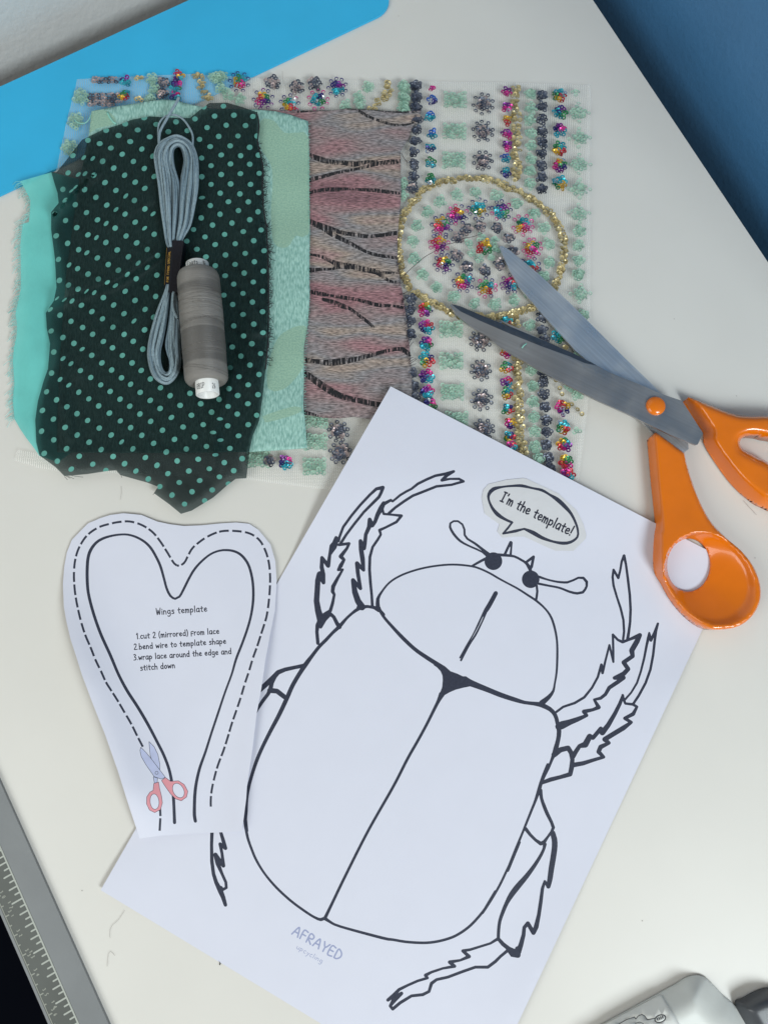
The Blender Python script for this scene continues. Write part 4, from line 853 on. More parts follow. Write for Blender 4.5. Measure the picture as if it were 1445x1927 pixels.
jag_lines = [
 B5_([(970, 940, 50), (940, 1010, 44), (880, 1090, 40), (830, 1160, 56), (780, 1185, 60), (700, 1130, 46), (620, 1050, 48), (550, 960, 56)]),
 B9_([(1055, 870, 60), (1000, 790, 40), (965, 900, 52), (940, 1100, 58), (910, 1300, 60), (870, 1480, 76), (830, 1570, 66), (745, 1425, 62), (690, 1490, 56), (680, 1600, 62), (640, 1750, 74), (600, 1860, 90)]), B9_([(300, 1660, 54), (370, 1740, 62), (460, 1810, 66), (560, 1870, 96)]),
 B6_([(1000, 790, 34), (1040, 825, 62), (1080, 840, 44), (1078, 790, 46)]),
 B6_([(925, 705, 26), (860, 745, 20), (780, 770, 20), (700, 795, 22), (640, 805, 26), (690, 850, 30), (620, 880, 20), (535, 895, 30), (575, 928, 26), (480, 945, 20), (390, 975, 22), (342, 1000, 28), (358, 1022, 22), (280, 1045, 22), (200, 1080, 22), (130, 1115, 26), (90, 1160, 34), (42, 1198, 28)]),
 B6_([(150, 1145, 30), (100, 1185, 46), (60, 1245, 24), (80, 1270, 26), (140, 1220, 26), (230, 1165, 24), (320, 1155, 26), (370, 1130, 24), (390, 1065, 28), (430, 1035, 24), (520, 1015, 24), (640, 970, 24), (740, 935, 24), (840, 935, 26), (900, 890, 26), (940, 850, 24), (1000, 800, 26)]),
 # upper left legs
 B1_([(325, 670, 30), (335, 640, 22), (365, 560, 22), (430, 470, 22), (500, 385, 22), (580, 300, 22), (630, 255, 26), (682, 244, 30), (668, 285, 26), (650, 320, 26), (600, 370, 24), (530, 440, 22), (450, 540, 22), (390, 620, 22), (345, 690, 24)]),
 B1_([(330, 702, 24), (412, 692, 24), (395, 730, 24), (345, 795, 34), (372, 822, 24), (345, 870, 34), (325, 903, 22), (362, 900, 18), (320, 970, 26), (285, 1035, 34), (280, 1075, 30), (294, 1100, 22), (280, 1170, 26), (262, 1230, 28), (235, 1255, 44), (190, 1290, 54)]),
 B1_([(308, 645, 28), (300, 690, 50), (283, 718, 60), (258, 780, 26), (245, 870, 34), (195, 805, 28), (193, 880, 34), (205, 940, 36), (208, 1005, 30), (180, 940, 56), (162, 990, 44), (158, 1060, 44), (152, 1150, 46), (165, 1230, 52), (188, 1310, 62), (160, 1345, 34), (155, 1400, 28), (163, 1490, 28)]),
 B1_([(185, 1360, 26), (220, 1300, 28), (262, 1255, 30), (290, 1280, 28), (315, 1330, 32), (335, 1360, 36)]),
 B1_([(690, 375, 30), (745, 345, 22), (760, 355, 18), (820, 305, 20), (870, 275, 20), (910, 255, 20), (960, 215, 22), (1030, 180, 22), (1100, 150, 22), (1180, 135, 24), (1248, 115, 22), (1195, 145, 28), (1152, 186, 24), (1220, 175, 18), (1290, 175, 20), (1325, 195, 22), (1230, 222, 20), (1110, 235, 22), (1010, 275, 22), (920, 310, 22), (850, 355, 22), (780, 405, 22), (730, 450, 24)]),
 B1_([(688, 370, 34), (668, 410, 44), (640, 460, 36), (618, 520, 30), (595, 545, 40), (576, 500, 32), (572, 560, 36), (545, 620, 30), (538, 690, 32), (530, 730, 36), (503, 672, 32), (508, 740, 38), (520, 820, 38), (528, 905, 26), (475, 850, 34), (482, 930, 32), (503, 1052, 28), (443, 985, 34), (458, 1080, 46), (482, 1150, 50), (515, 1200, 56)]),
 B1_([(678, 420, 22), (688, 455, 20), (760, 462, 18), (830, 470, 24), (790, 520, 22), (700, 565, 20), (655, 585, 24), (665, 620, 20), (640, 662, 22), (600, 720, 22), (578, 800, 24), (575, 900, 24), (582, 1000, 24), (592, 1100, 22), (598, 1195, 24)]),
 B1_([(490, 1205, 40), (560, 1195, 24), (610, 1205, 24), (650, 1225, 34)]),
 # upper right legs
 B3_([(955, 965, 26), (965, 880, 26), (958, 760, 26), (930, 640, 26), (890, 520, 24), (855, 400, 26), (845, 310, 26), (855, 235, 26), (905, 320, 28), (925, 240, 24), (940, 150, 26), (965, 88, 32), (985, 180, 26), (1005, 330, 28), (1025, 500, 28), (1033, 650, 28), (1028, 780, 28), (1015, 880, 30), (1002, 960, 34)]),
 B4_([(255, 945, 26), (330, 890, 26), (450, 850, 28), (550, 790, 28), (630, 690, 26), (690, 580, 26), (728, 450, 30), (740, 535, 30), (772, 400, 24), (812, 245, 24), (853, 420, 24), (852, 300, 26), (848, 135, 26), (900, 190, 26), (950, 212, 32), (1010, 190, 28), (1130, 140, 46), (1100, 205, 56), (1045, 300, 56), (1055, 360, 44), (960, 425, 46), (1008, 495, 46), (960, 545, 50), (865, 588, 40), (960, 585, 46), (900, 630, 44), (810, 690, 42), (770, 760, 36), (720, 800, 34), (652, 815, 26), (700, 895, 44), (640, 920, 34), (545, 940, 44), (575, 980, 34), (480, 1020, 50), (400, 1050, 60), (320, 1080, 84), (285, 1095, 80)]),
 B4_([(970, 820, 24), (1040, 740, 22), (1100, 640, 24), (1140, 520, 24), (1175, 380, 26), (1200, 250, 28), (1218, 170, 32), (1228, 118, 24), (1245, 195, 32), (1285, 110, 30), (1318, 20, 26), (1298, 100, 28), (1285, 200, 28), (1268, 350, 28), (1240, 500, 28), (1190, 640, 28), (1120, 770, 28), (1060, 860, 28)]),
 B4_([(950, 768, 28), (965, 825, 28), (978, 855, 26), (1060, 865, 30), (1100, 890, 28), (1060, 965, 42), (972, 1010, 36), (1040, 1052, 34), (960, 1110, 52), (860, 1170, 52), (762, 1230, 52), (808, 1268, 36), (720, 1310, 50), (698, 1360, 46), (752, 1415, 34), (640, 1448, 38), (540, 1480, 46), (440, 1498, 50)]),
 B4_([(952, 775, 32), (920, 860, 40), (870, 960, 44), (800, 1080, 52), (738, 1160, 60), (722, 1118, 46), (640, 1215, 44), (605, 1200, 60), (560, 1285, 66), (500, 1300, 44), (460, 1360, 48), (432, 1410, 50)]),
 B4_([(235, 1390, 60), (300, 1340, 56), (380, 1320, 52), (412, 1370, 50), (425, 1440, 46), (418, 1520, 52), (402, 1595, 48), (300, 1625, 42), (200, 1650, 46), (105, 1685, 38)]),
 # left mid leg
 C2_([(690, 682, 40), (600, 700, 36), (500, 722, 40), (430, 750, 46), (380, 805, 52), (310, 870, 50), (230, 940, 50)]), C2_([(400, 790, 40), (370, 850, 42), (355, 920, 44), (330, 965, 36), (280, 1030, 36), (235, 1100, 30), (200, 1160, 30)]), C2_([(350, 925, 50), (420, 932, 48), (495, 990, 46)]),
 # left rear foot
 B8_([(150, 50, 34), (147, 100, 34), (142, 250, 30), (145, 400, 34), (160, 520, 34), (185, 600, 38), (225, 680, 50), (250, 740, 42), (272, 812, 34)]),
 B8_([(200, 50, 34), (228, 130, 30), (252, 210, 36), (272, 280, 36), (222, 240, 32), (240, 330, 28), (253, 445, 36), (178, 340, 40), (200, 425, 42), (240, 520, 28), (276, 600, 28), (280, 650, 28), (250, 668, 26), (228, 650, 36)]),
 B2_([(622, 790, 24), (652, 725, 24), (677, 678, 28)]), B2_([(676, 790, 22), (682, 730, 18), (682, 680, 26)]), B2_([(820, 855, 24), (884, 808, 26), (866, 900, 26), (850, 900, 30)]), B2_([(822, 862, 20), (858, 915, 26)]),
]
ink = []
for l in smooth_lines: ink += stroke(l, step=6)
for l in jag_lines: ink += stroke(l, smooth=False)
ink += [C1_([(500, 770), (540, 792), (575, 815), (605, 842), (650, 858), (700, 882), (760, 912), (740, 945), (690, 955), (640, 968), (600, 985), (565, 1005), (545, 1030), (518, 1040), (530, 1000), (548, 950), (552, 900), (550, 872), (538, 843), (515, 818), (490, 800)])]
ink += [ngon(*B2_([(520, 848)])[0], 16.8, n=28), ngon(*B2_([(858, 1012)])[0], 16.6, n=28)]
TL, TR, BR, BL = (735, 727), (1379, 1060.5), (892, 2101), (190, 1675)
def z_sheet(x, y):
    u = ss(1090, 880, y)
    return 0.0007 + 0.0052 * u + 0.0018 * math.exp(-((x - 735) ** 2 + (y - 727) ** 2) / 150 ** 2) + 0.0022 * math.exp(-(edist([(1379, 1060), (892, 2101)], x, y, False) / 55) ** 1.5) * (0.6 + 0.4 * math.sin(y / 90)) * ss(1180, 1300, y) + 0.0016 * math.exp(-((x - 190) ** 2 + (y - 1675) ** 2) / 110 ** 2) + 0.0006 * math.sin(x / 210 + 1) * math.sin(y / 170)
logo = []
ls, adv = lay('AFRAYED')
L7 = lambda p: Z(530, 1720, 11.115, p)
a_, b_ = L7([(210, 415)])[0], L7([(1230, 985)])[0]
logo += text_px('AFRAYED', a_, b_, 17.5, 3.0)
logo += text_px('upcycling', L7([(300, 720)])[0], L7([(850, 1040)])[0], 9.5, 1.1)
beetle = sheet('beetle_template', [TL, TR, BR, BL], z_sheet, 22, [M['paper'], M['ink'], M['logo']], [(ink, 1, 1), (logo, 2, 1)], split={1: 'printed_beetle', 2: 'printed_logo'})
tag(beetle, 'large white sheet of paper printed with the black outline of a beetle', 'paper')

# speech bubble scrap
halo_out = B2_([(475, 150), (640, 110), (790, 95), (820, 100), (960, 165), (1110, 235), (1190, 310), (1270, 380), (1335, 510), (1362, 610), (1355, 645), (1245, 755), (1080, 752), (960, 700), (800, 625), (720, 625), (600, 635), (555, 580), (575, 515), (500, 460), (440, 415), (425, 340), (415, 270), (430, 200)])
bub = stroke(B2_([(690, 497, 22), (620, 465, 26), (560, 425, 36), (510, 365, 26), (478, 290, 20), (480, 240, 30), (520, 195, 36), (600, 175, 20), (700, 165, 22), (780, 165, 28), (870, 185, 20), (960, 205, 26), (1030, 245, 22), (1100, 290, 38), (1170, 355, 36), (1225, 420, 26), (1265, 500, 22), (1285, 570, 20), (1280, 630, 20), (1220, 675, 26), (1150, 685, 30), (1060, 670, 22), (960, 635, 32), (880, 590, 38), (800, 555, 20)]), step=5) \
  + stroke(B2_([(800, 555, 18), (720, 575, 28), (608, 598, 18), (650, 550, 20), (690, 497, 18)]), smooth=False)
bt = text_px("I'm the template!", B2_([(580, 300)])[0], B2_([(1225, 622)])[0], 19.0, 2.9)
bo = sheet('speech_bubble_scrap', halo_out, lambda x, y: z_sheet(x, y) + 0.00025, 20, [M['halo'], M['ink'], M['ink_text']], [(bub, 1, 1), (bt, 2, 2)], split={1: 'printed_outline', 2: 'printed_text'})
tag(bo, "grey speech bubble scrap reading I'm the template, above the beetle's head", 'paper scrap')

# ---------------------------------------------------------------- heart shaped wings template
heart = W1_([(800, 95), (650, 115), (540, 150), (400, 210), (310, 300), (215, 400), (160, 540), (130, 700), (115, 900), (125, 1150), (150, 1300), (200, 1520), (260, 1700), (330, 1927)]) + W3_([(110, 240), (200, 480), (320, 780), (450, 1150), (560, 1500), (680, 1862)]) + W4_([(0, 1832), (400, 1805), (850, 1788), (868, 1700), (900, 1450), (910, 1300), (960, 980), (1010, 560), (1050, 350), (1085, 120)]) + W2_([(1195, 1800), (1250, 1500), (1310, 1200), (1330, 860), (1315, 640), (1260, 450), (1180, 350), (1120, 280), (1020, 215), (870, 200), (700, 210), (480, 232), (280, 240), (120, 220), (-20, 190), (-200, 115)])
hl = [p for p in heart]
dens = []
for a, b_ in zip(hl, hl[1:] + hl[:1]):
    k = max(1, int(math.dist(a, b_) / 12)); dens += [(a[0] + (b_[0] - a[0]) * i / k, a[1] + (b_[1] - a[1]) * i / k) for i in range(k)]
ledge = W1_([(115, 900), (125, 1150), (150, 1300), (200, 1520), (260, 1700), (330, 1927)]) + W3_([(110, 240), (200, 480), (320, 780), (450, 1150), (560, 1500), (680, 1862)])
redge = W2_([(1330, 860), (1310, 1200), (1250, 1500)]) + W4_([(1085, 120), (1050, 350), (1010, 560), (960, 980), (910, 1300), (850, 1788)])
def z_heart(x, y):
    z = 0.0012
    dl = edist(ledge, x, y, False); dr = edist(redge, x, y, False)
    z += 0.0105 * math.exp(-(dl / 66) ** 1.6) * ss(1040, 1300, y) * ss(1640, 1480, y)
    z += 0.0022 * math.exp(-(dr / 34) ** 1.6) * ss(1120, 1260, y) 
    z += 0.0004 * math.sin(x / 61) * math.sin(y / 83)
    dd = edist([TL, TR, BR, BL], x, y); ins_ = bool(inside([TL, TR, BR, BL], np.array([float(x)]), np.array([float(y)]))[0])
    sd = dd if ins_ else -dd
    return z + (z_sheet(x, y) - 0.0004) * ss(-60, 5, sd)
solid = W3_([(1040, 1695, 34), (1035, 1560, 32), (1028, 1430, 32), (1015, 1300, 32), (985, 1150, 30), (930, 1000, 30), (850, 840, 30), (760, 670, 32), (660, 500, 32), (550, 330, 32), (460, 160, 30)]) + W1_([(650, 1700, 34), (550, 1480, 34), (480, 1290, 34), (430, 1120, 34), (400, 980, 34), (390, 850, 36), (390, 720, 36), (400, 600, 36), (430, 510, 36), (490, 430, 32), (560, 385, 30), (650, 355, 26), (750, 338, 24), (850, 338, 24), (950, 368, 26), (1040, 420, 28), (1110, 490, 30), (1170, 590, 30), (1220, 700, 30), (1260, 840, 28), (1290, 950, 28), (1330, 1030, 28), (1385, 1065, 24)]) + W2_([(230, 1040, 26), (280, 950, 28), (340, 830, 28), (400, 730, 28), (480, 640, 26), (580, 560, 24), (680, 520, 24), (770, 513, 26), (860, 530, 28), (940, 580, 30), (1010, 680, 30), (1050, 820, 30), (1065, 960, 30), (1062, 1100, 30), (1040, 1250, 28), (1000, 1400, 28), (940, 1570, 28), (870, 1750, 28)]) + W4_([(750, 160, 22), (680, 350, 22), (600, 590, 24), (540, 770, 24), (480, 960, 26), (420, 1130, 30), (385, 1280, 32), (370, 1400, 34), (365, 1520, 34), (365, 1620, 36), (375, 1680, 34)])
dash1 = W3_([(712, 910), (660, 810), (590, 670), (520, 550), (450, 430), (380, 320), (330, 240), (280, 130), (222, 10)]) + W1_([(430, 1620), (370, 1480), (325, 1340), (290, 1200), (262, 1060), (245, 920), (240, 770), (255, 620), (300, 480), (390, 345), (520, 255), (660, 212), (770, 192), (880, 190), (1010, 230), (1130, 310), (1220, 420), (1300, 545), (1375, 665)]) + W2_([(225, 690), (285, 655), (330, 570), (370, 500), (420, 450), (530, 370), (670, 308), (810, 294), (1005, 318), (1130, 395), (1200, 515), (1240, 650), (1255, 800), (1253, 940), (1240, 1100), (1220, 1240), (1200, 1320), (1155, 1460), (1110, 1600), (1060, 1740)]) + W4_([(930, 125), (885, 260), (845, 395), (800, 530), (750, 675), (710, 810), (665, 950), (610, 1095), (570, 1235), (540, 1385), (535, 1530), (560, 1668)])
hink = stroke(solid, step=5)
c = cr(dash1, 1.5); acc = 0; seg = []
for a, b_ in zip(c, c[1:]):
    acc += math.dist(a, b_); ph = acc % 24.3
    if ph < 20.6: seg.append((a[0], a[1], 4.1))
    else:
        if len(seg) > 2:
            sg = seg[::3] + [seg[-1]]
            hink += [q for q in stroke(sg, smooth=False) if len(q) == 4]
        seg = []
hink += [q for q in stroke(W3_([(886, 1780, 24), (893, 1650, 24)]), smooth=False) if len(q) == 4] + [q for q in stroke(W3_([(894, 1628, 24), (890, 1540, 24)]), smooth=False) if len(q) == 4]
htxt = []
T8 = lambda x, y: (230 + x / 6.568, 1120 + y / 6.568)
for s_, a, b_, cap in (('Wings template', (425, 243), (1062, 200), 12.0), ('1.cut 2 (mirrored) from lace', (180, 542), (1210, 475), 11.0), ('2.bend wire to template shape', (150, 674), (1295, 598), 11.0), ('3.wrap lace around the edge and', (145, 805), (1360, 725), 11.0), ('stitch down', (228, 932), (664, 898), 11.0)):
    s2 = s_.replace(' from', ' qrom')   # q = the small capital f of this hand
    htxt += text_px(s2, T8(*a), T8(*b_), cap, 1.75)
el = lambda cx, cy, rx, ry, an: [p[:2] for p in W3_(ngon(cx, cy, rx, ry, an, 22))]
lavp = [W3_([(690, 915), (715, 938), (750, 975), (800, 1035), (945, 1225), (905, 1245), (830, 1220), (740, 1090), (695, 1010), (682, 950)]), W3_([(775, 855), (830, 910), (868, 990), (888, 1090), (888, 1150), (800, 1035), (788, 1000)]), W3_([(820, 1220), (865, 1235), (860, 1278), (832, 1288)])]
pinkp = [W3_([(825, 1290), (875, 1275), (885, 1340), (905, 1420), (915, 1490), (895, 1560), (835, 1592), (780, 1565), (750, 1500), (752, 1430), (785, 1380), (818, 1362)]), W3_([(905, 1260), (945, 1228), (1000, 1268), (1080, 1262), (1140, 1300), (1178, 1370), (1165, 1430), (1110, 1470), (1050, 1450), (1000, 1400), (950, 1330)])]
holes = [el(833, 1478, 46, 80, -.1), el(1080, 1363, 54, 80, -.5)]
outl = []
for p in lavp + pinkp + holes: outl += stroke([q[:2] for q in p] + [p[0][:2]], smooth=False, w=0.85)
outl += stroke([q for q in el(855, 1180, 16, 16, 0)] + [el(855, 1180, 16, 16, 0)[0]], smooth=False, w=0.8)
hin = [q for q in stroke(W3_([(1030, 1300, 30), (1030, 1420, 30)]), smooth=False) if len(q) == 4]
h = sheet('wings_template', dens, z_heart, 13, [M['paper'], M['ink'], M['ink_text'], M['lav'], M['pink'], M['ink']], [(hink, 1, 1), (htxt, 2, 1), (lavp, 3, 2), (pinkp, 4, 2), (holes, 0, 3), (outl, 5, 4)],
          split={1: 'printed_outline', 2: 'printed_text', 3: 'printed_blades', 4: 'printed_handles', 5: 'printed_scissors_line'})
tag(h, 'heart shaped white paper cut-out with dashed line, small printed scissors and wings template instructions', 'paper')

# ---------------------------------------------------------------- scissors
Q5 = lambda p: Z(900, 440, 2.6514, p); Q6 = lambda p: Z(1045, 740, 3.6125, p); QS = lambda p: Z(1180, 720, 5.453, p)
sc = empty('scissors', P(1233, 764, 0.004))
bx_out = Q5([(104, 66), (110, 60), (120, 60), (160, 85), (300, 200), (450, 340), (600, 490), (750, 640), (870, 755), (960, 850)]) + QS([(560, 480), (620, 615), (628, 680), (575, 722), (260, 520), (140, 390)]) + Q5([(700, 800), (550, 640), (480, 580), (400, 490), (300, 380), (200, 260), (160, 190), (125, 115)])
bl1 = sheet('lower_blade', bx_out, lambda x, y: 0.0066 - 0.0016 * ss(1000, 1240, x), 14, [M['steel2']], under=lambda v: v.z - 0.0013, smooth=False)
up_edge = Q5([(-140, 352), (-60, 368), (0, 400), (100, 425), (300, 520), (480, 600), (560, 640), (650, 690), (800, 750), (930, 805)])
by_out = Q2s = Z(740, 480, 3.6125, [(385, 345), (388, 334), (420, 338), (460, 350), (600, 410), (800, 490)]) + Q5([(100, 425), (300, 520), (480, 600), (560, 640), (650, 690), (800, 750), (930, 805), (1020, 835)]) + QS([(565, 195), (775, 520), (722, 632), (700, 640), (450, 540), (180, 410), (0, 320)]) + Q5([(600, 835), (450, 760), (300, 680), (100, 560)]) + Z(740, 480, 3.6125, [(640, 553), (520, 482), (420, 398)])
up2 = Z(740, 480, 3.6125, [(388, 334), (460, 350), (600, 410), (800, 490)]) + Q5([(100, 425), (300, 520), (480, 600), (560, 640), (650, 690)])
bev = Z(740, 480, 3.6125, [(388, 330), (460, 348), (600, 408), (800, 488), (1000, 572), (1200, 652), (1320, 718), (1400, 755), (1300, 735), (1200, 690), (1000, 618), (800, 538), (600, 452), (460, 385)])
zy = lambda x, y: 0.0112 - 0.0009 * ss(11, 0, edist(up2, x, y, False)) * ss(1180, 1080, x) - .0020 * ss(1100, 860, x)
bl2 = sheet('upper_blade', by_out, zy, 9, [M['steel'], M['steeldark']], [([bev], 1, 1)], under=lambda v: v.z - 0.0014, smooth=False)
for o in (bl1, bl2): keep(o, sc)
# pivot cap
pc = P(1233, 764, 0.0113); V, F = [], []; n = 36; Rp = 0.0052
rows = [(Rp, -.002), (Rp, .0003)] + [(Rp * math.cos(a), .0003 + .0022 * math.sin(a)) for a in [math.pi / 2 * i / 7 for i in range(1, 7)]]
for r, hz in rows:
    for k in range(n): V.append(pc + Vector((r * math.cos(2 * math.pi * k / n), r * math.sin(2 * math.pi * k / n), hz)))
V.append(pc + Vector((0, 0, .0025)))
for i in range(len(rows) - 1):
    for k in range(n): F.append([i * n + k, i * n + (k + 1) % n, (i + 1) * n + (k + 1) % n, (i + 1) * n + k])
for k in range(n): F.append([(len(rows) - 1) * n + k, (len(rows) - 1) * n + (k + 1) % n, len(V) - 1])
keep(newobj('pivot_cap', V, F, [M['orange']]), sc)
# lower handle with flared finger ring
h_sil = Q6([(680, 262), (875, 405), (890, 480), (930, 610), (990, 760), (1060, 880), (1150, 975), (1270, 1080), (1350, 1190), (1390, 1310), (1385, 1420), (1330, 1520), (1240, 1585), (1120, 1607), (1000, 1595), (880, 1520), (780, 1410), (710, 1290), (665, 1200), (662, 1000), (672, 880), (650, 640), (622, 320)])
hd = [h_sil[0]]
H_out = [h_sil[0], h_sil[1]] + cr(h_sil[1:-1], 5)[1:] + [h_sil[-1]]
hole_b = Q6(ngon(905, 1168, 148, 180, 0.06, 44))                 # narrow opening, low down
rim_c, rim_a, rim_b, rim_t = (1062, 1276), 368, 290, 0.80       # wide rim, high up
rim = Q6(ngon(rim_c[0], rim_c[1], rim_a, rim_b, rim_t, 44))
leftside = Q6([(622, 320), (650, 640), (672, 880), (662, 1000), (665, 1200), (710, 1290)])
def rimf(x, y):
    X, Y = (x - 1045) * 3.6125 - rim_c[0], (y - 740) * 3.6125 - rim_c[1]
    u = (X * math.cos(rim_t) + Y * math.sin(rim_t)) / rim_a; v = (-X * math.sin(rim_t) + Y * math.cos(rim_t)) / rim_b; return math.hypot(u, v)
def holef(x, y):
    X, Y = (x - 1045) * 3.6125 - 905, (y - 740) * 3.6125 - 1168; return math.hypot(X / 148, Y / 180)
RH = Rim(H_out, 5.0)
def z_h(x, y):
    top = 0.0105 + 0.0026 * ss(930, 1090, y)
    z = RH.z(x, y, top)
    r = rimf(x, y)
    if r < 1.0:
        hf = holef(x, y); s_ = (1 - r) / max(1e-6, (1 - r) + (hf - 1) * 0.45) if hf > 1 else 1.0
        s_ = min(1, max(0, s_))
        lip = 0.9 * ss(0, 0.10, s_)
        z = min(z, top - (top - 0.0022) * (0.08 * ss(0, .06, s_) + 0.92 * s_ ** 0.75 * ss(0, .25, s_)))
    return z
lh = sheet('handle', H_out, z_h, 4.5, [M['orange']], [([hole_b], -1, 2), ([rim], 0, 1)], under=lambda v: 0.0009)
keep(lh, sc)
# upper handle (long loop, runs out of the picture)
up_o = QS([(567, 198), (625, 150)]) + cr(QS([(625, 150), (800, 210), (1000, 290), (1150, 335), (1300, 345), (1445, 345)]) + [(1500, 790), (1575, 835), (1620, 905), (1618, 975), (1560, 1012), (1500, 995), (1448, 962)] + Q5([(1350, 1330), (1250, 1240), (1150, 1100), (1120, 1040)]), 6)[1:] + QS([(780, 560), (775, 520)])
hole_u = cr(QS([(1150, 620), (1165, 580), (1220, 550), (1300, 540), (1445, 565)]) + [(1500, 838), (1552, 878), (1565, 925), (1540, 945), (1500, 915)] + QS([(1445, 820), (1350, 775), (1250, 720), (1180, 680)]), 5, True)
RU_ = Rim(up_o, 11.0)
def z_u(x, y):
    dh = edist(hole_u, x, y); top = 0.0115 + 0.002 * ss(1330, 1420, x)
    z = RU_.z(x, y, top)
    return z * (0.35 + 0.65 * math.sqrt(max(0, 1 - (1 - min(1, dh / 15)) ** 2)))
uh = sheet('handle', up_o, z_u, 5, [M['orange']], [([hole_u], -1, 2)], under=lambda v: 0.0009)
keep(uh, sc)
tag(sc, 'open fabric scissors with grey steel blades and glossy orange handles', 'scissors')
fl = TB(); fl.tube([P(x, y, .0112) for x, y in Z(740, 480, 3.6125, [(873, 632), (885, 615), (905, 600)])], 0.00035, 5)
tag(fl.build('thread_scrap', [M['mint_th']]), 'tiny pale mint thread scrap stuck on the scissor blade', 'thread')

# ---------------------------------------------------------------- ruler along the desk edge
RZ = 0.0022
o0, o1 = P(0, 1470, RZ), P(205, 1927, RZ); uo = (o1 - o0).normalized(); no = Vector((-uo.y, uo.x, 0))
if no.x > 0: no = -no                       # towards the dark side
def RU(s_, t_): return o0 + uo * s_ + no * t_
edge_t = (P(46, 1827, RZ) - o0).dot(no)
tick_t = (P(66, 1736, RZ) - o0).dot(no)
ru = empty('ruler', RU(0.06, edge_t / 2)); 
def strip(name, t0, t1, mt, z1=RZ, z0=0.0002, par=None):
    pts = [RU(-.30, t0), RU(.30, t0), RU(.30, t1), RU(-.30, t1)]
    return keep(prism(name, [(p.x, p.y) for p in pts], z0, z1, [mt]), ru)
strip('ruler_band', 0, tick_t, M['rband']); scl = strip('ruler_scale', tick_t + .00005, edge_t - .0016, M['rscale'])
strip('ruler_lip', edge_t - .0016, edge_t, M['rband'], RZ - .0006)
t12 = (P(*Z(0, 1640, 6.714, [(300, 330)])[0], RZ) - o0).dot(uo)
s30 = (P(*Z(0, 1640, 6.714, [(62, 580)])[0], RZ) - o0).dot(uo) - 0.010
rp1, rp2 = [], []
def rq(s0, s1, t0, t1): return [(s0, t0), (s1, t0), (s1, t1), (s0, t1)]
sc_ = 1000.0
rp1.append(rq(-200, 250, tick_t * sc_ + .1, tick_t * sc_ + .85))
for i in range(-60, 80):
    s_ = t12 * sc_ + i * 25.4 / 8
    L_ = 6.0 if i % 8 == 0 else (4.6 if i % 2 == 0 else 3.0)
    rp1.append(rq(s_ - .38, s_ + .38, tick_t * sc_ + .1, tick_t * sc_ + L_)); rp1.append(ngon(s_, tick_t * sc_ + L_, .38, n=8))
cmt = edge_t * sc_ - 2.4
rp2.append(rq(-200, 250, cmt, cmt + .35))
for i in range(-30, 40):
    s_ = s30 * sc_ + i * 5.0
    L_ = 1.7 if i % 2 == 0 else 1.0
    rp2.append(rq(s_ - .28, s_ + .28, cmt - L_, cmt))
def rtext(tx, s0, t0, cap, w_, sp):
    s0 = s0 - sp * (len(tx) - 1) / 2 - .25 * cap
    out = []
    for i, ch in enumerate(tx):
        for l in lay(ch)[0]: out += stroke([(s0 + i * sp + x * cap, t0 - y * cap, w_) for x, y in l], smooth=len(l) > 2, step=.35)
    return out
for i, n_ in enumerate(range(8, 18)): rp2 += rtext(str(n_), t12 * sc_ + (n_ - 12) * 25.4, tick_t * sc_ + 8.0, 1.8, .42, 2.4)
for n_ in range(22, 42): rp2 += rtext(str(n_), s30 * sc_ + (n_ - 30) * 10, cmt - 1.9, 1.7, .36, 2.6)
for polys, mt, nm, lift in ((rp1, M['rmark'], 'inch_marks', .00012), (rp2, M['rmark2'], 'centimetre_marks', .00008)):
    polys = [p for p in polys]
    o = sheet(nm, None, None, None, [mt], [(polys, 0, 1)], to3=lambda x, y: RU(x / 1000, y / 1000) + Vector((0, 0, lift)), smooth=False)
    keep(o, ru)
tag(ru, 'grey ruler with inch and centimetre scale lying along the left edge of the desk', 'ruler')

# ---------------------------------------------------------------- machine corner, lower right
M6 = lambda p: Z(1100, 1780, 4.1884, p)
mach = empty('sewing_machine', P(1300, 1930, 0))
m_out = [(1095, 1950)] + cr(M6([(150, 616), (430, 462), (600, 368), (720, 302), (790, 258), (870, 236), (945, 250), (1010, 305), (1100, 400), (1190, 480), (1290, 605)]) + [(1440, 1980), (1500, 2060)], 5) + [(1450, 2130), (1200, 2150), (1060, 2000)]
def z_m(x, y): return 0.0015 + 0.0105 * math.sin(math.pi / 2 * min(1, edist(m_out, x, y) / 64))
keep(sheet('machine_body', m_out, z_m, 6, [M['plastic']], under=lambda v: 0.0005), mach)
plate = M6([(165, 616), (590, 388), (610, 395), (745, 616), (800, 720), (300, 800)])
pl = sheet('label_plate', plate, lambda x, y: z_m(x, y) + .0005, 14, [M['plate'], M['grey_ink']],
   [(stroke(M6([(270, 614, 6), (330, 580, 6), (390, 560, 6), (400, 576, 6), (420, 552, 6), (450, 540, 6), (470, 552, 6), (492, 582, 8), (550, 570, 6)]), smooth=False) + stroke(M6([(q[0], q[1], 9) for q in ngon(593, 573, 44, 28, -.35, 18) + [ngon(593, 573, 44, 28, -.35, 18)[0]]]), smooth=False)
     + stroke(M6([(395, 612, 5), (430, 600, 5), (462, 612, 5)]), smooth=False) + [M6(ngon(570 + 14 * i, 575 - 5 * i, 5, 13, -.3, 8)) for i in range(4)], 1, 1)], split={1: 'printed_diagram'}, under=lambda v: v.z - .0008)
keep(pl, mach)
wh = cr([(1384, 1893), (1400, 1879), (1422, 1867), (1445, 1861), (1480, 1866), (1520, 1900), (1530, 1960), (1480, 2000), (1420, 1960)], 5, True)
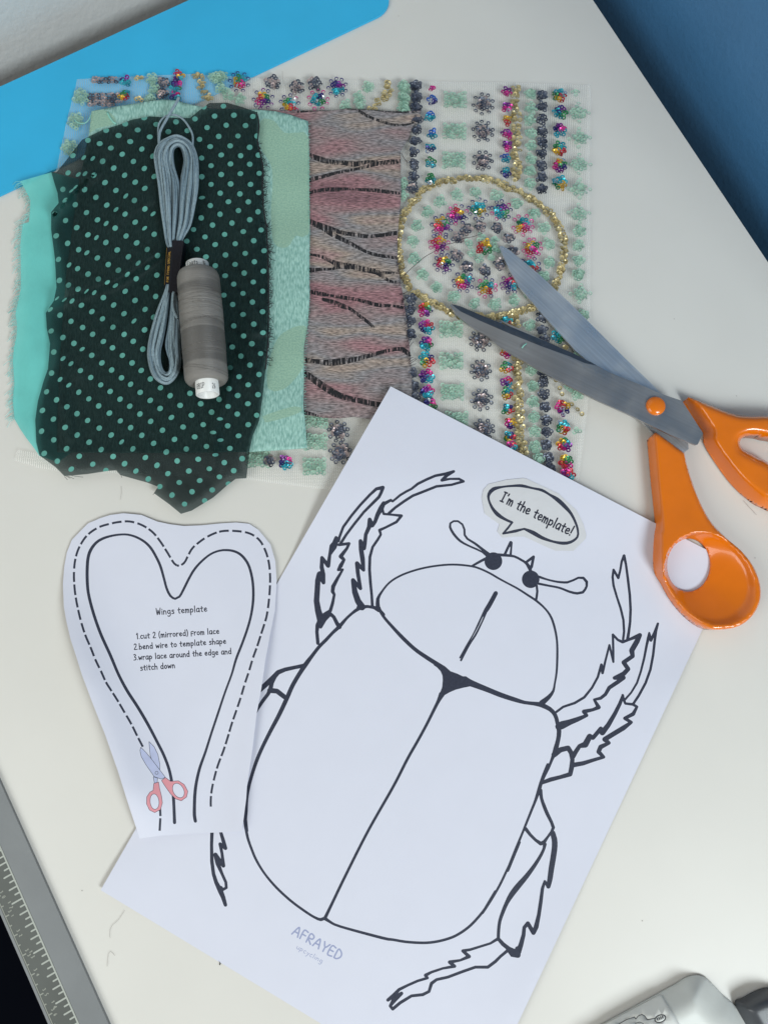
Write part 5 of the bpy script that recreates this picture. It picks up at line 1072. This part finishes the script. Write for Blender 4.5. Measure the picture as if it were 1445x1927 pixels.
keep(sheet('hand_wheel', wh, lambda x, y: 0.002 + 0.008 * math.sin(math.pi / 2 * min(1, edist(wh, x, y) / 34)), 5, [M['wheel']], under=lambda v: 0.0006), mach)
tag(mach, 'rounded corner of a pale grey sewing machine with a printed diagram at the bottom right', 'sewing machine')

# ---------------------------------------------------------------- stray hairs and lint on the desk
def hair(pts, r, mt, label, z=0.0004):
    t = TB(); t.tube([P(x, y, z) for x, y in cr(pts, 4)], r * .7, 4); tag(t.build('stray_thread', [mt]), label, 'thread', 'stray threads on the desk')
hair(Q6([(1275, 730), (1320, 780), (1365, 828)]), 0.00010, M['hair'], 'fine brown hair lying on the desk under the orange scissor handles')
hair(Z(0, 1440, 3.957, [(930, 1080), (880, 1155), (835, 1195), (820, 1240), (822, 1285)]), 0.00009, M['hair'], 'wispy grey thread on the desk between ruler and beetle sheet corner')
hair(Z(0, 1440, 3.957, [(800, 1500), (810, 1400), (825, 1385), (858, 1418)]), 0.00009, M['hair'], 'hooked pale hair on the desk near the lower end of the ruler')
hair(k3([(825, 1500), (828, 1540), (820, 1590)]), 0.00008, M['hair'], 'short fine hair on the desk left of the cloth point')
hair(q4([(475, 50), (480, 110), (500, 170), (508, 205)]), 0.00010, M['hair'], 'curved grey hair on the net between two grey sequin clusters', 0.0045)
hair(B8_([(210, 1335), (225, 1352), (218, 1375)]), 0.0004, M['black_th'], 'tiny black thread clipping at the lower edge of the beetle sheet')
# specks of lint
for i, (x, y) in enumerate([(1385, 745), (1268, 600), (750, 30), (155, 1676), (1208, 1733), (1420, 1050)]):
    c_ = P(x, y, .0002); newv = [c_ + Vector((.0003 * math.cos(a), .00022 * math.sin(a), 0)) for a in [k * 1.2566 for k in range(5)]] + [c_ + Vector((0, 0, .0002))]
    o = newobj('lint_speck', newv, [[k, (k + 1) % 5, 5] for k in range(5)], [M['hair']], None, None, False)
    tag(o, ['dark speck on the desk right of the scissors pivot', 'faint speck on the desk above the scissors pivot', 'faint speck on the desk near the blue mat corner', 'dark speck on the desk left of the beetle sheet corner', 'faint speck on the desk above the sewing machine', 'faint speck on the desk right of the orange finger ring'][i], 'lint', 'lint specks on the desk')
